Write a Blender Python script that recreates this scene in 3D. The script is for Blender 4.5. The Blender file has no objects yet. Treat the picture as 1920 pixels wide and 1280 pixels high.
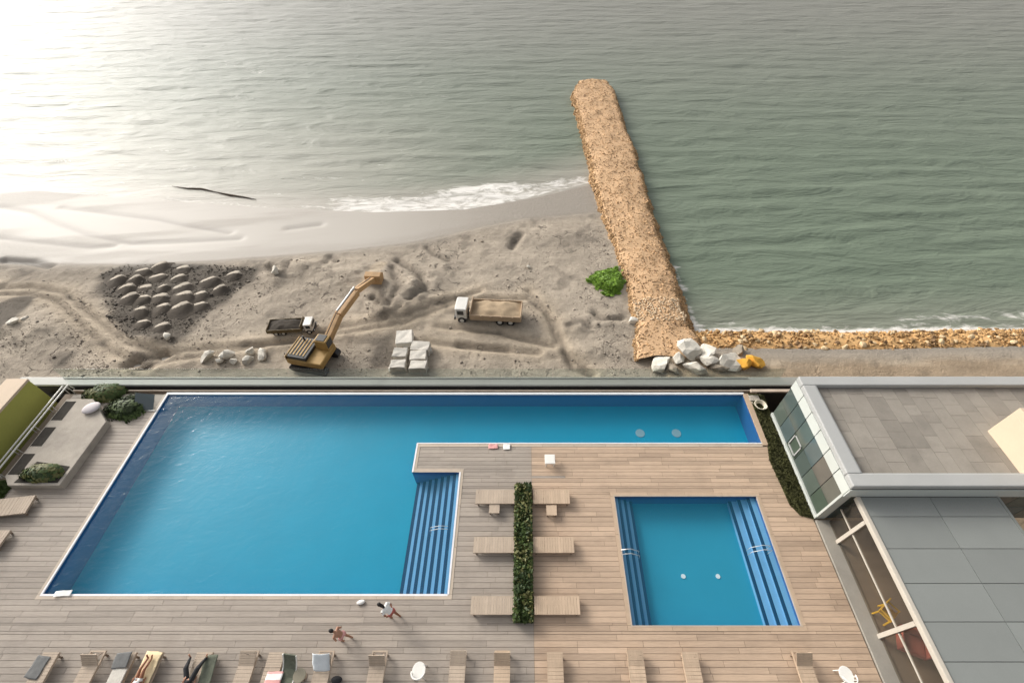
import bpy, bmesh, math, random
import numpy as np
from mathutils import Vector, Matrix, Euler
R = math.radians
rng = random.Random(7)
nr = np.random.RandomState(11)
sc = bpy.context.scene
C = bpy.data.collections.new("place"); sc.collection.children.link(C)

# ------------------------------------------------------------------ camera, sky, sun, exposure
CAM_H = 25.0; FPX = 870.0
TH = math.atan(959/870); cT, sT = math.cos(TH), math.sin(TH)
cd = bpy.data.cameras.new("camera"); cam = bpy.data.objects.new("camera", cd); C.objects.link(cam)
cam.location = (0, 0, CAM_H); cam.rotation_euler = (math.pi/2-TH, 0, 0)
cd.sensor_width = 36; cd.sensor_fit = 'HORIZONTAL'; cd.lens = 36*FPX/1920; cd.shift_x = -20/1920
cd.clip_start = .1; cd.clip_end = 9000
sc.camera = cam
SUN_EL, SUN_AZ = 26.0, -50.0          # azimuth from straight ahead (+Y), negative = to the left
w = bpy.data.worlds.new("World"); sc.world = w; w.use_nodes = True
nt = w.node_tree; bg = nt.nodes['Background']
sky = nt.nodes.new('ShaderNodeTexSky'); sky.sky_type = 'NISHITA'; sky.sun_disc = False
sky.sun_elevation = R(SUN_EL); sky.sun_rotation = R(SUN_AZ)
sky.dust_density = 6.0; sky.air_density = 1.0; sky.ozone_density = 1.0
hs = nt.nodes.new('ShaderNodeHueSaturation'); hs.inputs['Saturation'].default_value = .18
nt.links.new(sky.outputs[0], hs.inputs['Color']); nt.links.new(hs.outputs[0], bg.inputs['Color'])
bg.inputs['Strength'].default_value = .15
sd = bpy.data.lights.new("sun", 'SUN'); sun = bpy.data.objects.new("sun", sd); C.objects.link(sun)
sd.energy = 1.1; sd.angle = R(17); sd.color = (1, .93, .82)
az, el = R(SUN_AZ), R(SUN_EL)
sdir = Vector((math.sin(az)*math.cos(el), math.cos(az)*math.cos(el), math.sin(el)))
sun.rotation_euler = (-sdir).to_track_quat('-Z', 'Y').to_euler(); sun.location = sdir*200
sc.view_settings.view_transform = 'Standard'; sc.view_settings.look = 'None'
sc.view_settings.gamma = 1; sc.view_settings.use_curve_mapping = False
sc.view_settings.exposure = 0.5
sc.render.engine = 'CYCLES'
sc.cycles.max_bounces = 8; sc.cycles.transparent_max_bounces = 12
sc.cycles.caustics_reflective = False; sc.cycles.caustics_refractive = False

def at(u, v, z=0.0):
    """where the sight line through a point of the photograph meets the level z"""
    a = (u-980)/FPX; b = (640-v)/FPX
    d = (a, cT+b*sT, -sT+b*cT); t = (z-CAM_H)/d[2]
    return (d[0]*t, d[1]*t, z)

# ------------------------------------------------------------------ helpers
def put(o, parent=None):
    C.objects.link(o)
    if parent is not None: o.parent = parent
    return o
def tag(o, label=None, cat=None, group=None, kind=None):
    if label: o['label'] = label
    if cat: o['category'] = cat
    if group: o['group'] = group
    if kind: o['kind'] = kind
    return o
def thing(name, label, cat, loc=(0, 0, 0), rz=0, group=None, scale=1):
    o = bpy.data.objects.new(name, None); o.empty_display_size = .2
    o.location = loc; o.rotation_euler = (0, 0, rz); o.scale = (scale,)*3
    put(o); return tag(o, label, cat, group)
def kids(o): return [c for c in C.objects if c.parent == o]
def dup(o, parent=None):
    c = o.copy(); put(c, parent)
    for ch in kids(o): dup(ch, c)
    return c

class MB:
    def __init__(s): s.v = []; s.f = []
    def add(s, vs, fs):
        n = len(s.v); s.v += [tuple(p) for p in vs]; s.f += [tuple(i+n for i in f) for f in fs]; return s
    def box(s, x0, y0, z0, x1, y1, z1, m=None):
        vs = [Vector(p) for p in ((x0,y0,z0),(x1,y0,z0),(x1,y1,z0),(x0,y1,z0),(x0,y0,z1),(x1,y0,z1),(x1,y1,z1),(x0,y1,z1))]
        if m is not None: vs = [m @ p for p in vs]
        return s.add(vs, [(3,2,1,0),(4,5,6,7),(0,1,5,4),(1,2,6,5),(2,3,7,6),(3,0,4,7)])
    def cbox(s, c, sz, rot=(0, 0, 0)):
        m = Matrix.Translation(c) @ Euler(rot).to_matrix().to_4x4()
        a, b, d = (q/2 for q in sz)
        return s.box(-a, -b, -d, a, b, d, m)
    def beam(s, p, q, wd, ht=None):
        """a square bar from p to q"""
        p, q = Vector(p), Vector(q); ht = ht or wd
        m = Matrix.Translation(p) @ (q-p).to_track_quat('X', 'Z').to_matrix().to_4x4()
        return s.box(0, -wd/2, -ht/2, (q-p).length, wd/2, ht/2, m)
    def tube(s, pts, r, n=8, cap=True):
        pts = [Vector(p) for p in pts]; rs = r if isinstance(r, (list, tuple)) else [r]*len(pts)
        rings = []; up = Vector((0, 0, 1))
        vs = []; fs = []
        for i, p in enumerate(pts):
            t = (pts[min(i+1, len(pts)-1)]-pts[max(i-1, 0)]).normalized()
            a = t.cross(up)
            if a.length < .05: a = t.cross(Vector((0, 1, 0)))
            a.normalize(); b = a.cross(t)
            for k in range(n):
                g = 2*math.pi*k/n
                vs.append(p+(a*math.cos(g)+b*math.sin(g))*rs[i])
        for i in range(len(pts)-1):
            for k in range(n):
                fs.append((i*n+k, i*n+(k+1) % n, (i+1)*n+(k+1) % n, (i+1)*n+k))
        if cap:
            fs.append(tuple(range(n))[::-1]); fs.append(tuple((len(pts)-1)*n+k for k in range(n)))
        return s.add(vs, fs)
    def ell(s, c, r, nu=14, nv=9, m=None):
        vs = []; fs = []
        r = r if isinstance(r, (list, tuple)) else (r,)*3
        for j in range(nv+1):
            a = math.pi*j/nv
            for i in range(nu):
                b = 2*math.pi*i/nu
                p = Vector((r[0]*math.sin(a)*math.cos(b), r[1]*math.sin(a)*math.sin(b), r[2]*math.cos(a)))
                if m is not None: p = m @ p
                vs.append(p+Vector(c))
        for j in range(nv):
            for i in range(nu):
                fs.append((j*nu+i, (j+1)*nu+i, (j+1)*nu+(i+1) % nu, j*nu+(i+1) % nu))
        return s.add(vs, fs)
    def prism(s, poly, z0, z1):
        n = len(poly)
        vs = [(x, y, z0) for x, y in poly]+[(x, y, z1) for x, y in poly]
        fs = [tuple(range(n))[::-1], tuple(range(n, 2*n))]+[(i, (i+1) % n, n+(i+1) % n, n+i) for i in range(n)]
        return s.add(vs, fs)
    def mesh(s, name):
        me = bpy.data.meshes.new(name); me.from_pydata(s.v, [], s.f); me.update(); return me
    def build(s, name, mat, parent=None, smooth=False, bevel=0, fix=True, seg=2):
        me = s.mesh(name)
        if fix:
            bm = bmesh.new(); bm.from_mesh(me); bmesh.ops.recalc_face_normals(bm, faces=bm.faces)
            if smooth: bmesh.ops.remove_doubles(bm, verts=bm.verts, dist=1e-5)
            bm.to_mesh(me); bm.free()
        me.materials.append(mat)
        if smooth: me.polygons.foreach_set('use_smooth', [True]*len(me.polygons))
        o = bpy.data.objects.new(name, me); put(o, parent)
        if bevel:
            b = o.modifiers.new('b', 'BEVEL'); b.width = bevel; b.segments = seg; b.limit_method = 'ANGLE'
        return o
def npmesh(name, V, Fc, mat, parent=None, smooth=False, attrs=None):
    me = bpy.data.meshes.new(name)
    k = Fc.shape[1]
    me.vertices.add(len(V)); me.vertices.foreach_set('co', V.astype(np.float32).ravel())
    me.loops.add(Fc.size); me.loops.foreach_set('vertex_index', Fc.astype(np.int32).ravel())
    me.polygons.add(len(Fc)); me.polygons.foreach_set('loop_start', np.arange(0, Fc.size, k, dtype=np.int32))
    me.polygons.foreach_set('loop_total', np.full(len(Fc), k, dtype=np.int32))
    if smooth: me.polygons.foreach_set('use_smooth', np.ones(len(Fc), dtype=bool))
    me.update(calc_edges=True)
    for a, val in (attrs or {}).items():
        at_ = me.attributes.new(a, 'FLOAT', 'POINT'); at_.data.foreach_set('value', val.astype(np.float32).ravel())
    me.materials.append(mat)
    return put(bpy.data.objects.new(name, me), parent)
def gridmesh(name, xs, ys, Z, mat, attrs=None):
    X, Y = np.meshgrid(xs, ys); nx, ny = len(xs), len(ys)
    V = np.stack([X, Y, Z], -1).reshape(-1, 3)
    i = np.arange(nx*ny).reshape(ny, nx)
    Fc = np.stack([i[:-1, :-1], i[:-1, 1:], i[1:, 1:], i[1:, :-1]], -1).reshape(-1, 4)
    return npmesh(name, V, Fc, mat, smooth=True, attrs=attrs)
def hash2(ix, iy, seed):
    h = (ix*374761393+iy*668265263+seed*974711) & 0x7fffffff
    h = ((h ^ (h >> 13))*1274126177) & 0x7fffffff
    return ((h ^ (h >> 16)) & 0xffff)/65535.0
def vnoise(x, y, seed=0):
    ix = np.floor(x).astype(np.int64); iy = np.floor(y).astype(np.int64); fx = x-ix; fy = y-iy
    fx = fx*fx*(3-2*fx); fy = fy*fy*(3-2*fy)
    a = hash2(ix, iy, seed); b = hash2(ix+1, iy, seed); c = hash2(ix, iy+1, seed); d = hash2(ix+1, iy+1, seed)
    return (a*(1-fx)+b*fx)*(1-fy)+(c*(1-fx)+d*fx)*fy
def fbm(x, y, seed=0, o=4):
    t = 0; a = .5
    for k in range(o):
        t = t+a*vnoise(x, y, seed+k*17); x = x*2.03; y = y*2.03; a *= .5
    return t
def sstep(a, b, x):
    t = np.clip((x-a)/(b-a), 0, 1); return t*t*(3-2*t)
def dpoly(X, Y, pts):
    d = np.full(X.shape, 1e9)
    for (ax, ay), (bx, by) in zip(pts[:-1], pts[1:]):
        vx, vy = bx-ax, by-ay; L = vx*vx+vy*vy+1e-9
        t = np.clip(((X-ax)*vx+(Y-ay)*vy)/L, 0, 1)
        d = np.minimum(d, np.hypot(X-ax-t*vx, Y-ay-t*vy))
    return d
def inpoly(X, Y, pts):
    ins = np.zeros(X.shape, bool); n = len(pts)
    for i in range(n):
        (x1, y1), (x2, y2) = pts[i], pts[(i+1) % n]
        c = ((y1 > Y) != (y2 > Y)) & (X < (x2-x1)*(Y-y1)/(y2-y1+1e-12)+x1)
        ins ^= c
    return ins
def px(l, z): return [at(u, v, z)[:2] for u, v in l]

# ------------------------------------------------------------------ materials
class G:
    """thin wrapper round a node tree"""
    def __init__(s, name):
        s.m = bpy.data.materials.new(name); s.m.use_nodes = True; s.t = s.m.node_tree; s.b = s.t.nodes['Principled BSDF']
        s.pos = s.n('ShaderNodeNewGeometry').outputs['Position']
    def n(s, t, **k):
        x = s.t.nodes.new(t)
        for a, v in k.items(): setattr(x, a, v)
        return x
    def l(s, a, b): s.t.links.new(a, b)
    def put(s, sock, v):
        if hasattr(v, 'is_output'): s.l(v, sock)
        elif isinstance(v, (tuple, list)) and len(v) == 3 and sock.type == 'RGBA': sock.default_value = (*v, 1)
        else: sock.default_value = v
    def math(s, op, a, b=0.0, clamp=False):
        x = s.n('ShaderNodeMath', operation=op, use_clamp=clamp); s.put(x.inputs[0], a); s.put(x.inputs[1], b); return x.outputs[0]
    def mix(s, f, a, b, mode='MIX'):
        x = s.n('ShaderNodeMix', data_type='RGBA', blend_type=mode)
        s.put(x.inputs[0], f); s.put(x.inputs[6], a); s.put(x.inputs[7], b); return x.outputs[2]
    def noise(s, scale=1, detail=4, rough=.55, stretch=(1, 1, 1), dist=0, rot=0):
        mp = s.n('ShaderNodeMapping'); s.l(s.pos, mp.inputs[0]); mp.inputs['Scale'].default_value = stretch
        mp.inputs['Rotation'].default_value = (0, 0, rot)
        x = s.n('ShaderNodeTexNoise'); s.l(mp.outputs[0], x.inputs['Vector'])
        x.inputs['Scale'].default_value = scale; x.inputs['Detail'].default_value = detail
        x.inputs['Roughness'].default_value = rough; x.inputs['Distortion'].default_value = dist
        return x.outputs['Fac']
    def ramp(s, f, a, b, lo=0.0, hi=1.0):
        x = s.n('ShaderNodeMapRange', clamp=True); s.put(x.inputs[0], f)
        for i, v in enumerate((a, b, lo, hi)): s.put(x.inputs[i+1], v)
        return x.outputs[0]
    def attr(s, name): return s.n('ShaderNodeAttribute', attribute_name=name).outputs['Fac']
    def bump(s, h, strength=.3, dist=.05, normal=None):
        x = s.n('ShaderNodeBump'); s.put(x.inputs['Height'], h); x.inputs['Strength'].default_value = strength
        x.inputs['Distance'].default_value = dist
        if normal is not None: s.l(normal, x.inputs['Normal'])
        return x.outputs['Normal']
    def schlick(s, f0, normal=None):
        x = s.n('ShaderNodeLayerWeight'); x.inputs['Blend'].default_value = .5
        if normal is not None: s.l(normal, x.inputs['Normal'])
        return s.math('ADD', f0, s.math('MULTIPLY', s.math('POWER', x.outputs['Facing'], 5.0), 1-f0), True)
    def set(s, **k):
        names = dict(col='Base Color', rough='Roughness', metal='Metallic', normal='Normal', spec='Specular IOR Level')
        for a, v in k.items(): s.put(s.b.inputs[names[a]], v)
        return s.m
def M(name, col, rough=.7, var=.14, scale=1.6, bump=.15, bscale=14, metal=0, spec=.4, rnd=0, darken=.0, stretch=(1, 1, 1)):
    g = G(name)
    f = g.noise(scale, 6, .6, stretch); f2 = g.noise(bscale, 4, .6, stretch)
    v = g.math('ADD', g.ramp(f, .25, .75, 1-var, 1+var), g.ramp(f2, .2, .8, -var*.6, var*.6))
    if rnd:
        r1 = g.n('ShaderNodeObjectInfo').outputs['Random']; r2 = g.n('ShaderNodeNewGeometry').outputs['Random Per Island']
        rr = g.math('FRACT', g.math('ADD', r1, r2)); v = g.math('MULTIPLY', v, g.ramp(rr, 0, 1, 1-rnd, 1+rnd))
    c = g.mix(1.0, col, v, 'MULTIPLY')
    if darken: c = g.mix(g.ramp(g.noise(.55, 7, .65), .52, .72, 0, darken), c, tuple(q*.45 for q in col))  # random dark stains
    g.set(col=c, rough=rough, metal=metal, spec=spec)
    if bump: g.set(normal=g.bump(f2, bump, .02))
    return g.m
def glass(name, pane_col, dens, rough=.03):
    """clear pane: tinted see-through body plus a Fresnel reflection"""
    g = G(name); t = g.t; t.nodes.remove(g.b)
    tr = g.n('ShaderNodeBsdfTransparent'); tr.inputs[0].default_value = (*pane_col, 1)
    df = g.n('ShaderNodeBsdfDiffuse'); df.inputs[0].default_value = (*[q*.5 for q in pane_col], 1)
    m0 = g.n('ShaderNodeMixShader'); m0.inputs[0].default_value = dens; g.l(tr.outputs[0], m0.inputs[1]); g.l(df.outputs[0], m0.inputs[2])
    gl = g.n('ShaderNodeBsdfGlossy'); gl.inputs['Roughness'].default_value = rough
    m1 = g.n('ShaderNodeMixShader'); g.l(g.schlick(.04), m1.inputs[0]); g.l(m0.outputs[0], m1.inputs[1]); g.l(gl.outputs[0], m1.inputs[2])
    g.l(m1.outputs[0], t.nodes['Material Output'].inputs['Surface']); return g.m

M_deck_w = M('deck_warm', (.45, .33, .235), .62, .18, .7, .35, 9, rnd=.13, darken=.25, stretch=(.25, 2.2, 1))
M_deck_g = M('deck_grey', (.335, .287, .24), .65, .16, .7, .35, 9, rnd=.10, darken=.3, stretch=(.25, 2.2, 1))
M_joint = M('deck_joint', (.19, .15, .115), .9)
M_coping_w = M('coping_warm', (.455, .335, .235), .6, .1, rnd=.06)
M_coping_g = M('coping_grey', (.46, .38, .30), .6, .1, rnd=.06)
M_white = M('white_paint', (.75, .73, .68), .45, .06)
M_stepb = M('pool_tile_pale', (.20, .40, .63), .35, .05, 3, 0)
M_nose = M('pool_tile_navy', (.004, .026, .085), .35, .05, 3, 0)
M_wallb = M('pool_tile_wall', (.026, .095, .28), .35, .07, 2, 0)
M_floorb = M('pool_tile_floor', (.002, .30, .455), .4, .05, .5, 0)
M_floor_small = M('pool_tile_floor_small', (.026, .275, .405), .4, .05, .5, 0)
M_lamp = M('pool_light', (.8, .8, .8), .3, 0, 1, 0)
M_grate = M('drain_grate', (.30, .42, .46), .5, .05)
M_conc = M('concrete', (.40, .355, .30), .85, .16, 1.2, .5, 20, darken=.5)
M_conc_lt = M('concrete_pale', (.62, .58, .51), .85, .14, 1.5, .6, 12, rnd=.12, darken=.4)
M_beam = M('parapet_grey', (.30, .30, .27), .5, .08, .5, .1, stretch=(.2, 1, 1), darken=.3)
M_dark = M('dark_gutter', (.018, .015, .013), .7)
M_ledge = M('ledge_beige', (.50, .40, .32), .7)
M_lip = M('pool_lip', (.78, .76, .76), .4, .05)
M_balu = glass('balustrade_glass', (.93, .965, .95), .02)
M_green = M('olive_render', (.40, .395, .095), .8, .07, .6, .2, 10)
M_cream = M('cream_render', (.62, .49, .36), .75, .05, .5, .1, 10, darken=.08)
M_asph = M('asphalt', (.045, .042, .042), .9, .25, 2, .5)
M_steel = M('rail_steel', (.62, .60, .57), .35, .05, metal=.3)
M_soil = M('dark_soil', (.035, .030, .024), .95, .3, 3, .8)
M_moss = M('moss_strip', (.050, .052, .016), .95, .3, 1.5, .8, 25)
M_roof = M('roof_tile', (.27, .242, .205), .8, .10, 1.2, .3, 12, rnd=.13, darken=.35)
M_roofj = M('roof_joint', (.16, .135, .12), .9)
M_coping_al = M('aluminium_coping', (.40, .40, .385), .5, .06, .6, .05)
M_panel = M('facade_panel', (.52, .54, .50), .45, .05, .8, .05, rnd=.04)
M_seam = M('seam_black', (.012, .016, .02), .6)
M_sheet = M('canopy_sheet', (.225, .236, .222), .4, .05, .5, .05, rnd=.06)
M_plinth = M('plinth_grey', (.30, .275, .235), .75, .1, .8, darken=.2)
M_mull = M('mullion', (.50, .45, .38), .5, .08)
M_floor_in = M('interior_floor', (.27, .22, .18), .5, .1, 2, 0, stretch=(.3, 2, 1))
M_pane = glass('canopy_glass', (.86, .83, .78), .03)
M_yellow = M('yellow_plastic', (.90, .58, .02), .4, .03)
M_redcl = M('red_cloth', (.42, .12, .10), .9, .15)
M_wood = M('lounger_wood', (.45, .36, .275), .65, .12, 1.5, .3, 10, rnd=.05, stretch=(2, .5, 1))
M_woodw = M('lounger_wood_warm', (.50, .375, .265), .65, .12, 1.5, .3, 10, rnd=.05, stretch=(2, .5, 1))
M_leg = M('lounger_leg', (.24, .18, .13), .7)
M_fab_w = M('white_fabric', (.80, .79, .75), .9, .05, 5, .3)
M_fab_b = M('bluewhite_fabric', (.66, .70, .72), .9, .06, 5, .3)
M_fab_y = M('yellow_fabric', (.72, .58, .36), .9, .1, 4, .4)
M_fab_g = M('grey_fabric', (.16, .16, .155), .9, .15, 5, .3)
M_fab_gr = M('green_fabric', (.12, .13, .095), .9, .25, 5, .3)
M_fab_dk = M('dark_fabric', (.03, .03, .032), .9, .2, 5, .3)
M_fab_p = M('pink_fabric', (.66, .34, .32), .9, .1, 5, .3)
M_fab_r = M('red_fabric', (.55, .035, .03), .8, .1, 5, .3)
M_table = M('olive_table', (.24, .215, .155), .6, .08)
M_skin1 = M('skin_tan', (.42, .22, .14), .5, .08, 6, 0)
M_skin2 = M('skin_brown', (.30, .13, .07), .5, .08, 6, 0)
M_hair = M('dark_hair', (.014, .010, .008), .55, .2, 20, .4)
M_lip_c = M('lips', (.30, .10, .08), .5, 0, 1, 0)
M_leaf = [M('leaf_dark', (.032, .055, .013), .6, .3, 6, 0), M('leaf_mid', (.065, .10, .022), .6, .3, 6, 0), M('leaf_olive', (.13, .13, .04), .6, .3, 6, 0), M('leaf_fresh', (.15, .26, .035), .6, .3, 6, 0)]
M_grassb = M('grass_bright', (.20, .34, .035), .8, .3, 3, 0)
M_bark = M('stem_bark', (.10, .075, .05), .9)
M_rockw = M('white_rock', (.62, .58, .50), .85, .2, 2.5, .9, 8, rnd=.15, darken=.65)
M_rockg = M('grey_rock', (.26, .22, .17), .9, .2, 2.5, .8, 8, rnd=.2)
M_rocky = M('ochre_rock', (.80, .42, .06), .85, .15, 2.5, .6, 8, rnd=.1)
M_rocko = M('orange_rock', (.52, .34, .185), .9, .22, 1.2, .7, 10, rnd=.28)
M_rocko2 = M('revetment_rock', (.42, .255, .11), .9, .25, 1.2, .7, 8, rnd=.42)
M_core = M('groyne_fill', (.55, .36, .205), .95, .18, 1.1, .9, 7, darken=.2)
M_heap = M('dark_sand', (.105, .088, .068), .95, .22, 1.0, .8, 6)
M_heapt = M('pale_sand', (.40, .345, .275), .95, .12, 1.0, .6, 6)
M_truckw = M('truck_white', (.70, .68, .63), .45, .12, 2, .1, darken=.35)
M_truckd = M('truck_dark', (.03, .03, .03), .5)
M_tyre = M('tyre', (.02, .02, .02), .9)
M_tanb = M('tan_body', (.42, .31, .205), .6, .1, 1, .2)
M_brownb = M('brown_body', (.13, .095, .045), .65, .2, 2, .2)
M_loadd = M('dark_load', (.05, .04, .03), .95, .3, 3, 1)
M_exc = M('digger_yellow', (.42, .26, .085), .6, .2, 2, .2, darken=.5)
M_exca = M('digger_arm', (.50, .31, .15), .6, .2, 1.5, .1, darken=.25)
M_gl = M('cab_glass', (.02, .025, .03), .08, 0, 1, 0)
M_log = M('driftwood', (.10, .075, .055), .9, .2)
M_hose = M('pale_hose', (.62, .56, .44), .6, .05)

# pool water: a see-through surface with a Fresnel reflection
def water_mat():
    g = G('pool_water'); t = g.t; t.nodes.remove(g.b)
    h = g.math('ADD', g.noise(1.1, 3, .5, (1, 1.5, 1), 1.0), g.math('MULTIPLY', g.noise(5, 2, .5, (1, 1.5, 1)), .3))
    nn = g.bump(h, .38, .08)
    t0_ = g.n('ShaderNodeBsdfTransparent'); t0_.inputs[0].default_value = (.92, .985, .995, 1)
    df = g.n('ShaderNodeBsdfDiffuse'); df.inputs[0].default_value = (.008, .27, .42, 1)
    tr = g.n('ShaderNodeMixShader'); tr.inputs[0].default_value = .12; g.l(t0_.outputs[0], tr.inputs[1]); g.l(df.outputs[0], tr.inputs[2])
    gl = g.n('ShaderNodeBsdfGlossy'); gl.inputs['Roughness'].default_value = .06; g.l(nn, gl.inputs['Normal'])
    m = g.n('ShaderNodeMixShader'); g.l(g.schlick(.022, nn), m.inputs[0]); g.l(tr.outputs[0], m.inputs[1]); g.l(gl.outputs[0], m.inputs[2])
    g.l(m.outputs[0], t.nodes['Material Output'].inputs['Surface']); return g.m
M_water = water_mat()

def sea_mat():
    g = G('sea_water')
    sh = g.attr('shallow_sheen'); fo = g.attr('foam'); sheen = g.attr('far_sheen')
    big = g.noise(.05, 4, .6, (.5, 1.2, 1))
    deep = g.mix(big, (.118, .158, .108), (.155, .188, .138)); deep = g.mix(sheen, deep, (.215, .215, .185))  # paler grey with distance: grazing sky reflection put into the base colour
    c = g.mix(g.ramp(sh, 0, 1), deep, (.37, .335, .285))  # sandy shallows, plus silvery sun sheen put into their colour
    # foam: lacy cover inside the foam belt
    n1 = g.noise(.55, 8, .70, (.5, 1.3, 1), 1.6)
    fm = g.ramp(g.math('ADD', fo, g.math('MULTIPLY', g.math('SUBTRACT', n1, .5), 2.0)), .42, .80)
    c = g.mix(fm, c, (.74, .71, .66))
    # ripples: long crests roughly parallel to the beach
    w1 = g.noise(.26, 4, .55, (.34, 1.25, 1), .9, .06)
    w2 = g.noise(.75, 4, .55, (.38, 1.3, 1), .7, -.08)
    w3 = g.noise(3.0, 4, .6, (.55, 1.3, 1), .6, .12)
    h = g.math('ADD', g.math('MULTIPLY', w1, 1.0), g.math('ADD', g.math('MULTIPLY', w2, .42), g.math('MULTIPLY', w3, .09)))
    cal = g.math('SUBTRACT', 1.0, g.math('MULTIPLY', sh, .7))
    nn = g.bump(g.math('MULTIPLY', h, cal), .75, .75)
    return g.set(col=c, rough=g.mix(fm, (.56,)*3, (.8,)*3), normal=nn, spec=.37)
M_sea = sea_mat()

def sand_mat():
    g = G('beach_sand')
    wet = g.attr('wet'); dark = g.attr('dark'); tan = g.attr('tan'); film = g.attr('film')
    n = g.noise(.35, 7, .62); n2 = g.noise(2.6, 6, .65); n3 = g.noise(11, 4, .6)
    st = g.noise(1.0, 6, .65, (.16, 1.5, 1), .6)
    v = g.math('ADD', g.ramp(n, .3, .7, .82, 1.15), g.math('ADD', g.ramp(n2, .25, .75, -.14, .12), g.math('ADD', g.ramp(n3, .25, .75, -.08, .08), g.ramp(st, .3, .7, -.10, .08))))
    c = g.mix(1.0, g.mix(tan, (.395, .336, .266), (.48, .395, .295)), v, 'MULTIPLY')
    # cracks and clods
    wp = g.n('ShaderNodeVectorMath', operation='ADD'); wn = g.n('ShaderNodeTexNoise'); g.l(g.pos, wn.inputs['Vector']); wn.inputs['Scale'].default_value = .9; wn.inputs['Detail'].default_value = 5
    sc_ = g.n('ShaderNodeVectorMath', operation='SCALE'); g.l(wn.outputs['Color'], sc_.inputs[0]); sc_.inputs['Scale'].default_value = 2.6
    g.l(g.pos, wp.inputs[0]); g.l(sc_.outputs[0], wp.inputs[1])
    vo = g.n('ShaderNodeTexVoronoi', feature='DISTANCE_TO_EDGE'); g.l(wp.outputs[0], vo.inputs['Vector']); vo.inputs['Scale'].default_value = .42
    mk = g.math('MULTIPLY', g.ramp(g.noise(.16, 4, .6), .50, .60), g.ramp(g.noise(.7, 3, .6), .46, .58))
    ck = g.math('MULTIPLY', g.math('MULTIPLY', g.ramp(vo.outputs['Distance'], .012, .05, 1, 0), mk), g.math('SUBTRACT', 1.0, wet))
    sp = g.math('MULTIPLY', g.ramp(g.noise(4.5, 3, .6), .66, .74), g.math('MULTIPLY', mk, .6))
    ck = g.math('MAXIMUM', ck, g.math('MULTIPLY', sp, g.math('SUBTRACT', 1.0, wet)))
    c = g.mix(g.math('MULTIPLY', ck, .75), c, (.075, .062, .05))
    c = g.mix(wet, c, (.245, .215, .178)); c = g.mix(film, c, (.36, .325, .28))
    c = g.mix(g.attr('brown'), c, g.mix(st, (.22, .155, .095), (.40, .31, .215)))
    c = g.mix(dark, c, (.085, .072, .058))
    ro = g.math('SUBTRACT', .9, g.math('ADD', g.math('MULTIPLY', wet, .20), g.math('MULTIPLY', film, .08)))
    h = g.math('MULTIPLY', g.math('ADD', g.math('SUBTRACT', n2, g.math('MULTIPLY', ck, .6)), g.math('ADD', g.math('MULTIPLY', n3, .75), g.math('MULTIPLY', st, .5))), g.math('SUBTRACT', 1.0, g.math('MULTIPLY', film, .93)))
    return g.set(col=c, rough=ro, normal=g.bump(h, .65, .16), spec=g.math('ADD', .2, g.math('MULTIPLY', film, .36)))
M_sand = sand_mat()

# ------------------------------------------------------------------ beach, sea
SEA = -5.0; ZB = -4.3
wl_l = sorted(px([(-400, 356), (-150, 354), (0, 352), (250, 372), (480, 388), (700, 398), (870, 393), (1000, 372), (1110, 346), (1150, 338)], SEA))
dry_l = sorted(px([(-300, 486), (0, 487), (250, 492), (400, 484), (500, 477), (640, 466), (760, 452), (860, 430), (980, 405), (1130, 392)], ZB))
wl_r = sorted(px([(1240, 612), (1300, 628), (1600, 630), (1920, 624), (2300, 620)], SEA))
def ev(l, X): return np.interp(X, [p[0] for p in l], [p[1] for p in l])
xs = np.concatenate([[-900, -400, -220, -150, -110, -90], np.arange(-78, 48, .24), [60, 80, 120, 200, 400, 900]])
ys = np.concatenate([[-900, -300, -100, -30, 0, 12], np.arange(19, 62, .22), [66, 74, 90, 130, 250]])
X, Y = np.meshgrid(xs, ys)
left = X < 11.5
YW = np.where(left, ev(wl_l, X), ev(wl_r, X)); YD = np.where(left, ev(dry_l, X), YW-2.4)
wob = (fbm(X*.22, Y*.22, 5)-.5)*2.2
t = np.clip((YW-Y)/np.maximum(YW-YD, .5), -8, 1)
Z = SEA+t*.42*np.where(left, 1, 1.2)
Z = np.where(t < 0, SEA+t*.55, Z)
scarp = sstep(0, .9, YD-Y+wob*.18)
Z += scarp*.22
dry = sstep(-.3, 1.5, YD-Y+wob*.25)
Z += dry*((fbm(X*.35, Y*.35, 1)-.47)*.28+(fbm(X*1.3, Y*1.3, 9)-.47)*.14)
Z += np.where(left, 0, sstep(0, 1, YW-1.5-Y)*.35)
# dirt piles and hummocks round the digger
for u, v, rx, ry, hh in ((770, 545, 3.2, 3.0, 1.15), (735, 585, 2.4, 1.6, .6), (560, 500, 3.0, 1.6, .55), (520, 520, 1.3, 1.0, .5), (1110, 610, 3.0, 1.7, .5),
                         (1090, 660, 3.0, 1.2, .45), (60, 620, 4.5, 2.0, .6), (640, 520, 3.5, 2.5, .5), (1040, 440, 4, 1.6, .3), (300, 635, 2.5, .6, .3), (300, 555, 6.5, 4.2, .12)):
    cx, cy, _ = at(u, v, ZB)
    q = ((X-cx)/rx)**2+((Y-cy)/ry)**2
    Z += hh*np.exp(-q*1.2)*(.45+1.1*fbm(X*.9, Y*.9, 31)); Z += np.exp(-q)*(np.abs(fbm(X*1.5, Y*1.5, 77)-.47))*-.9*min(hh, .6)
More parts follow.
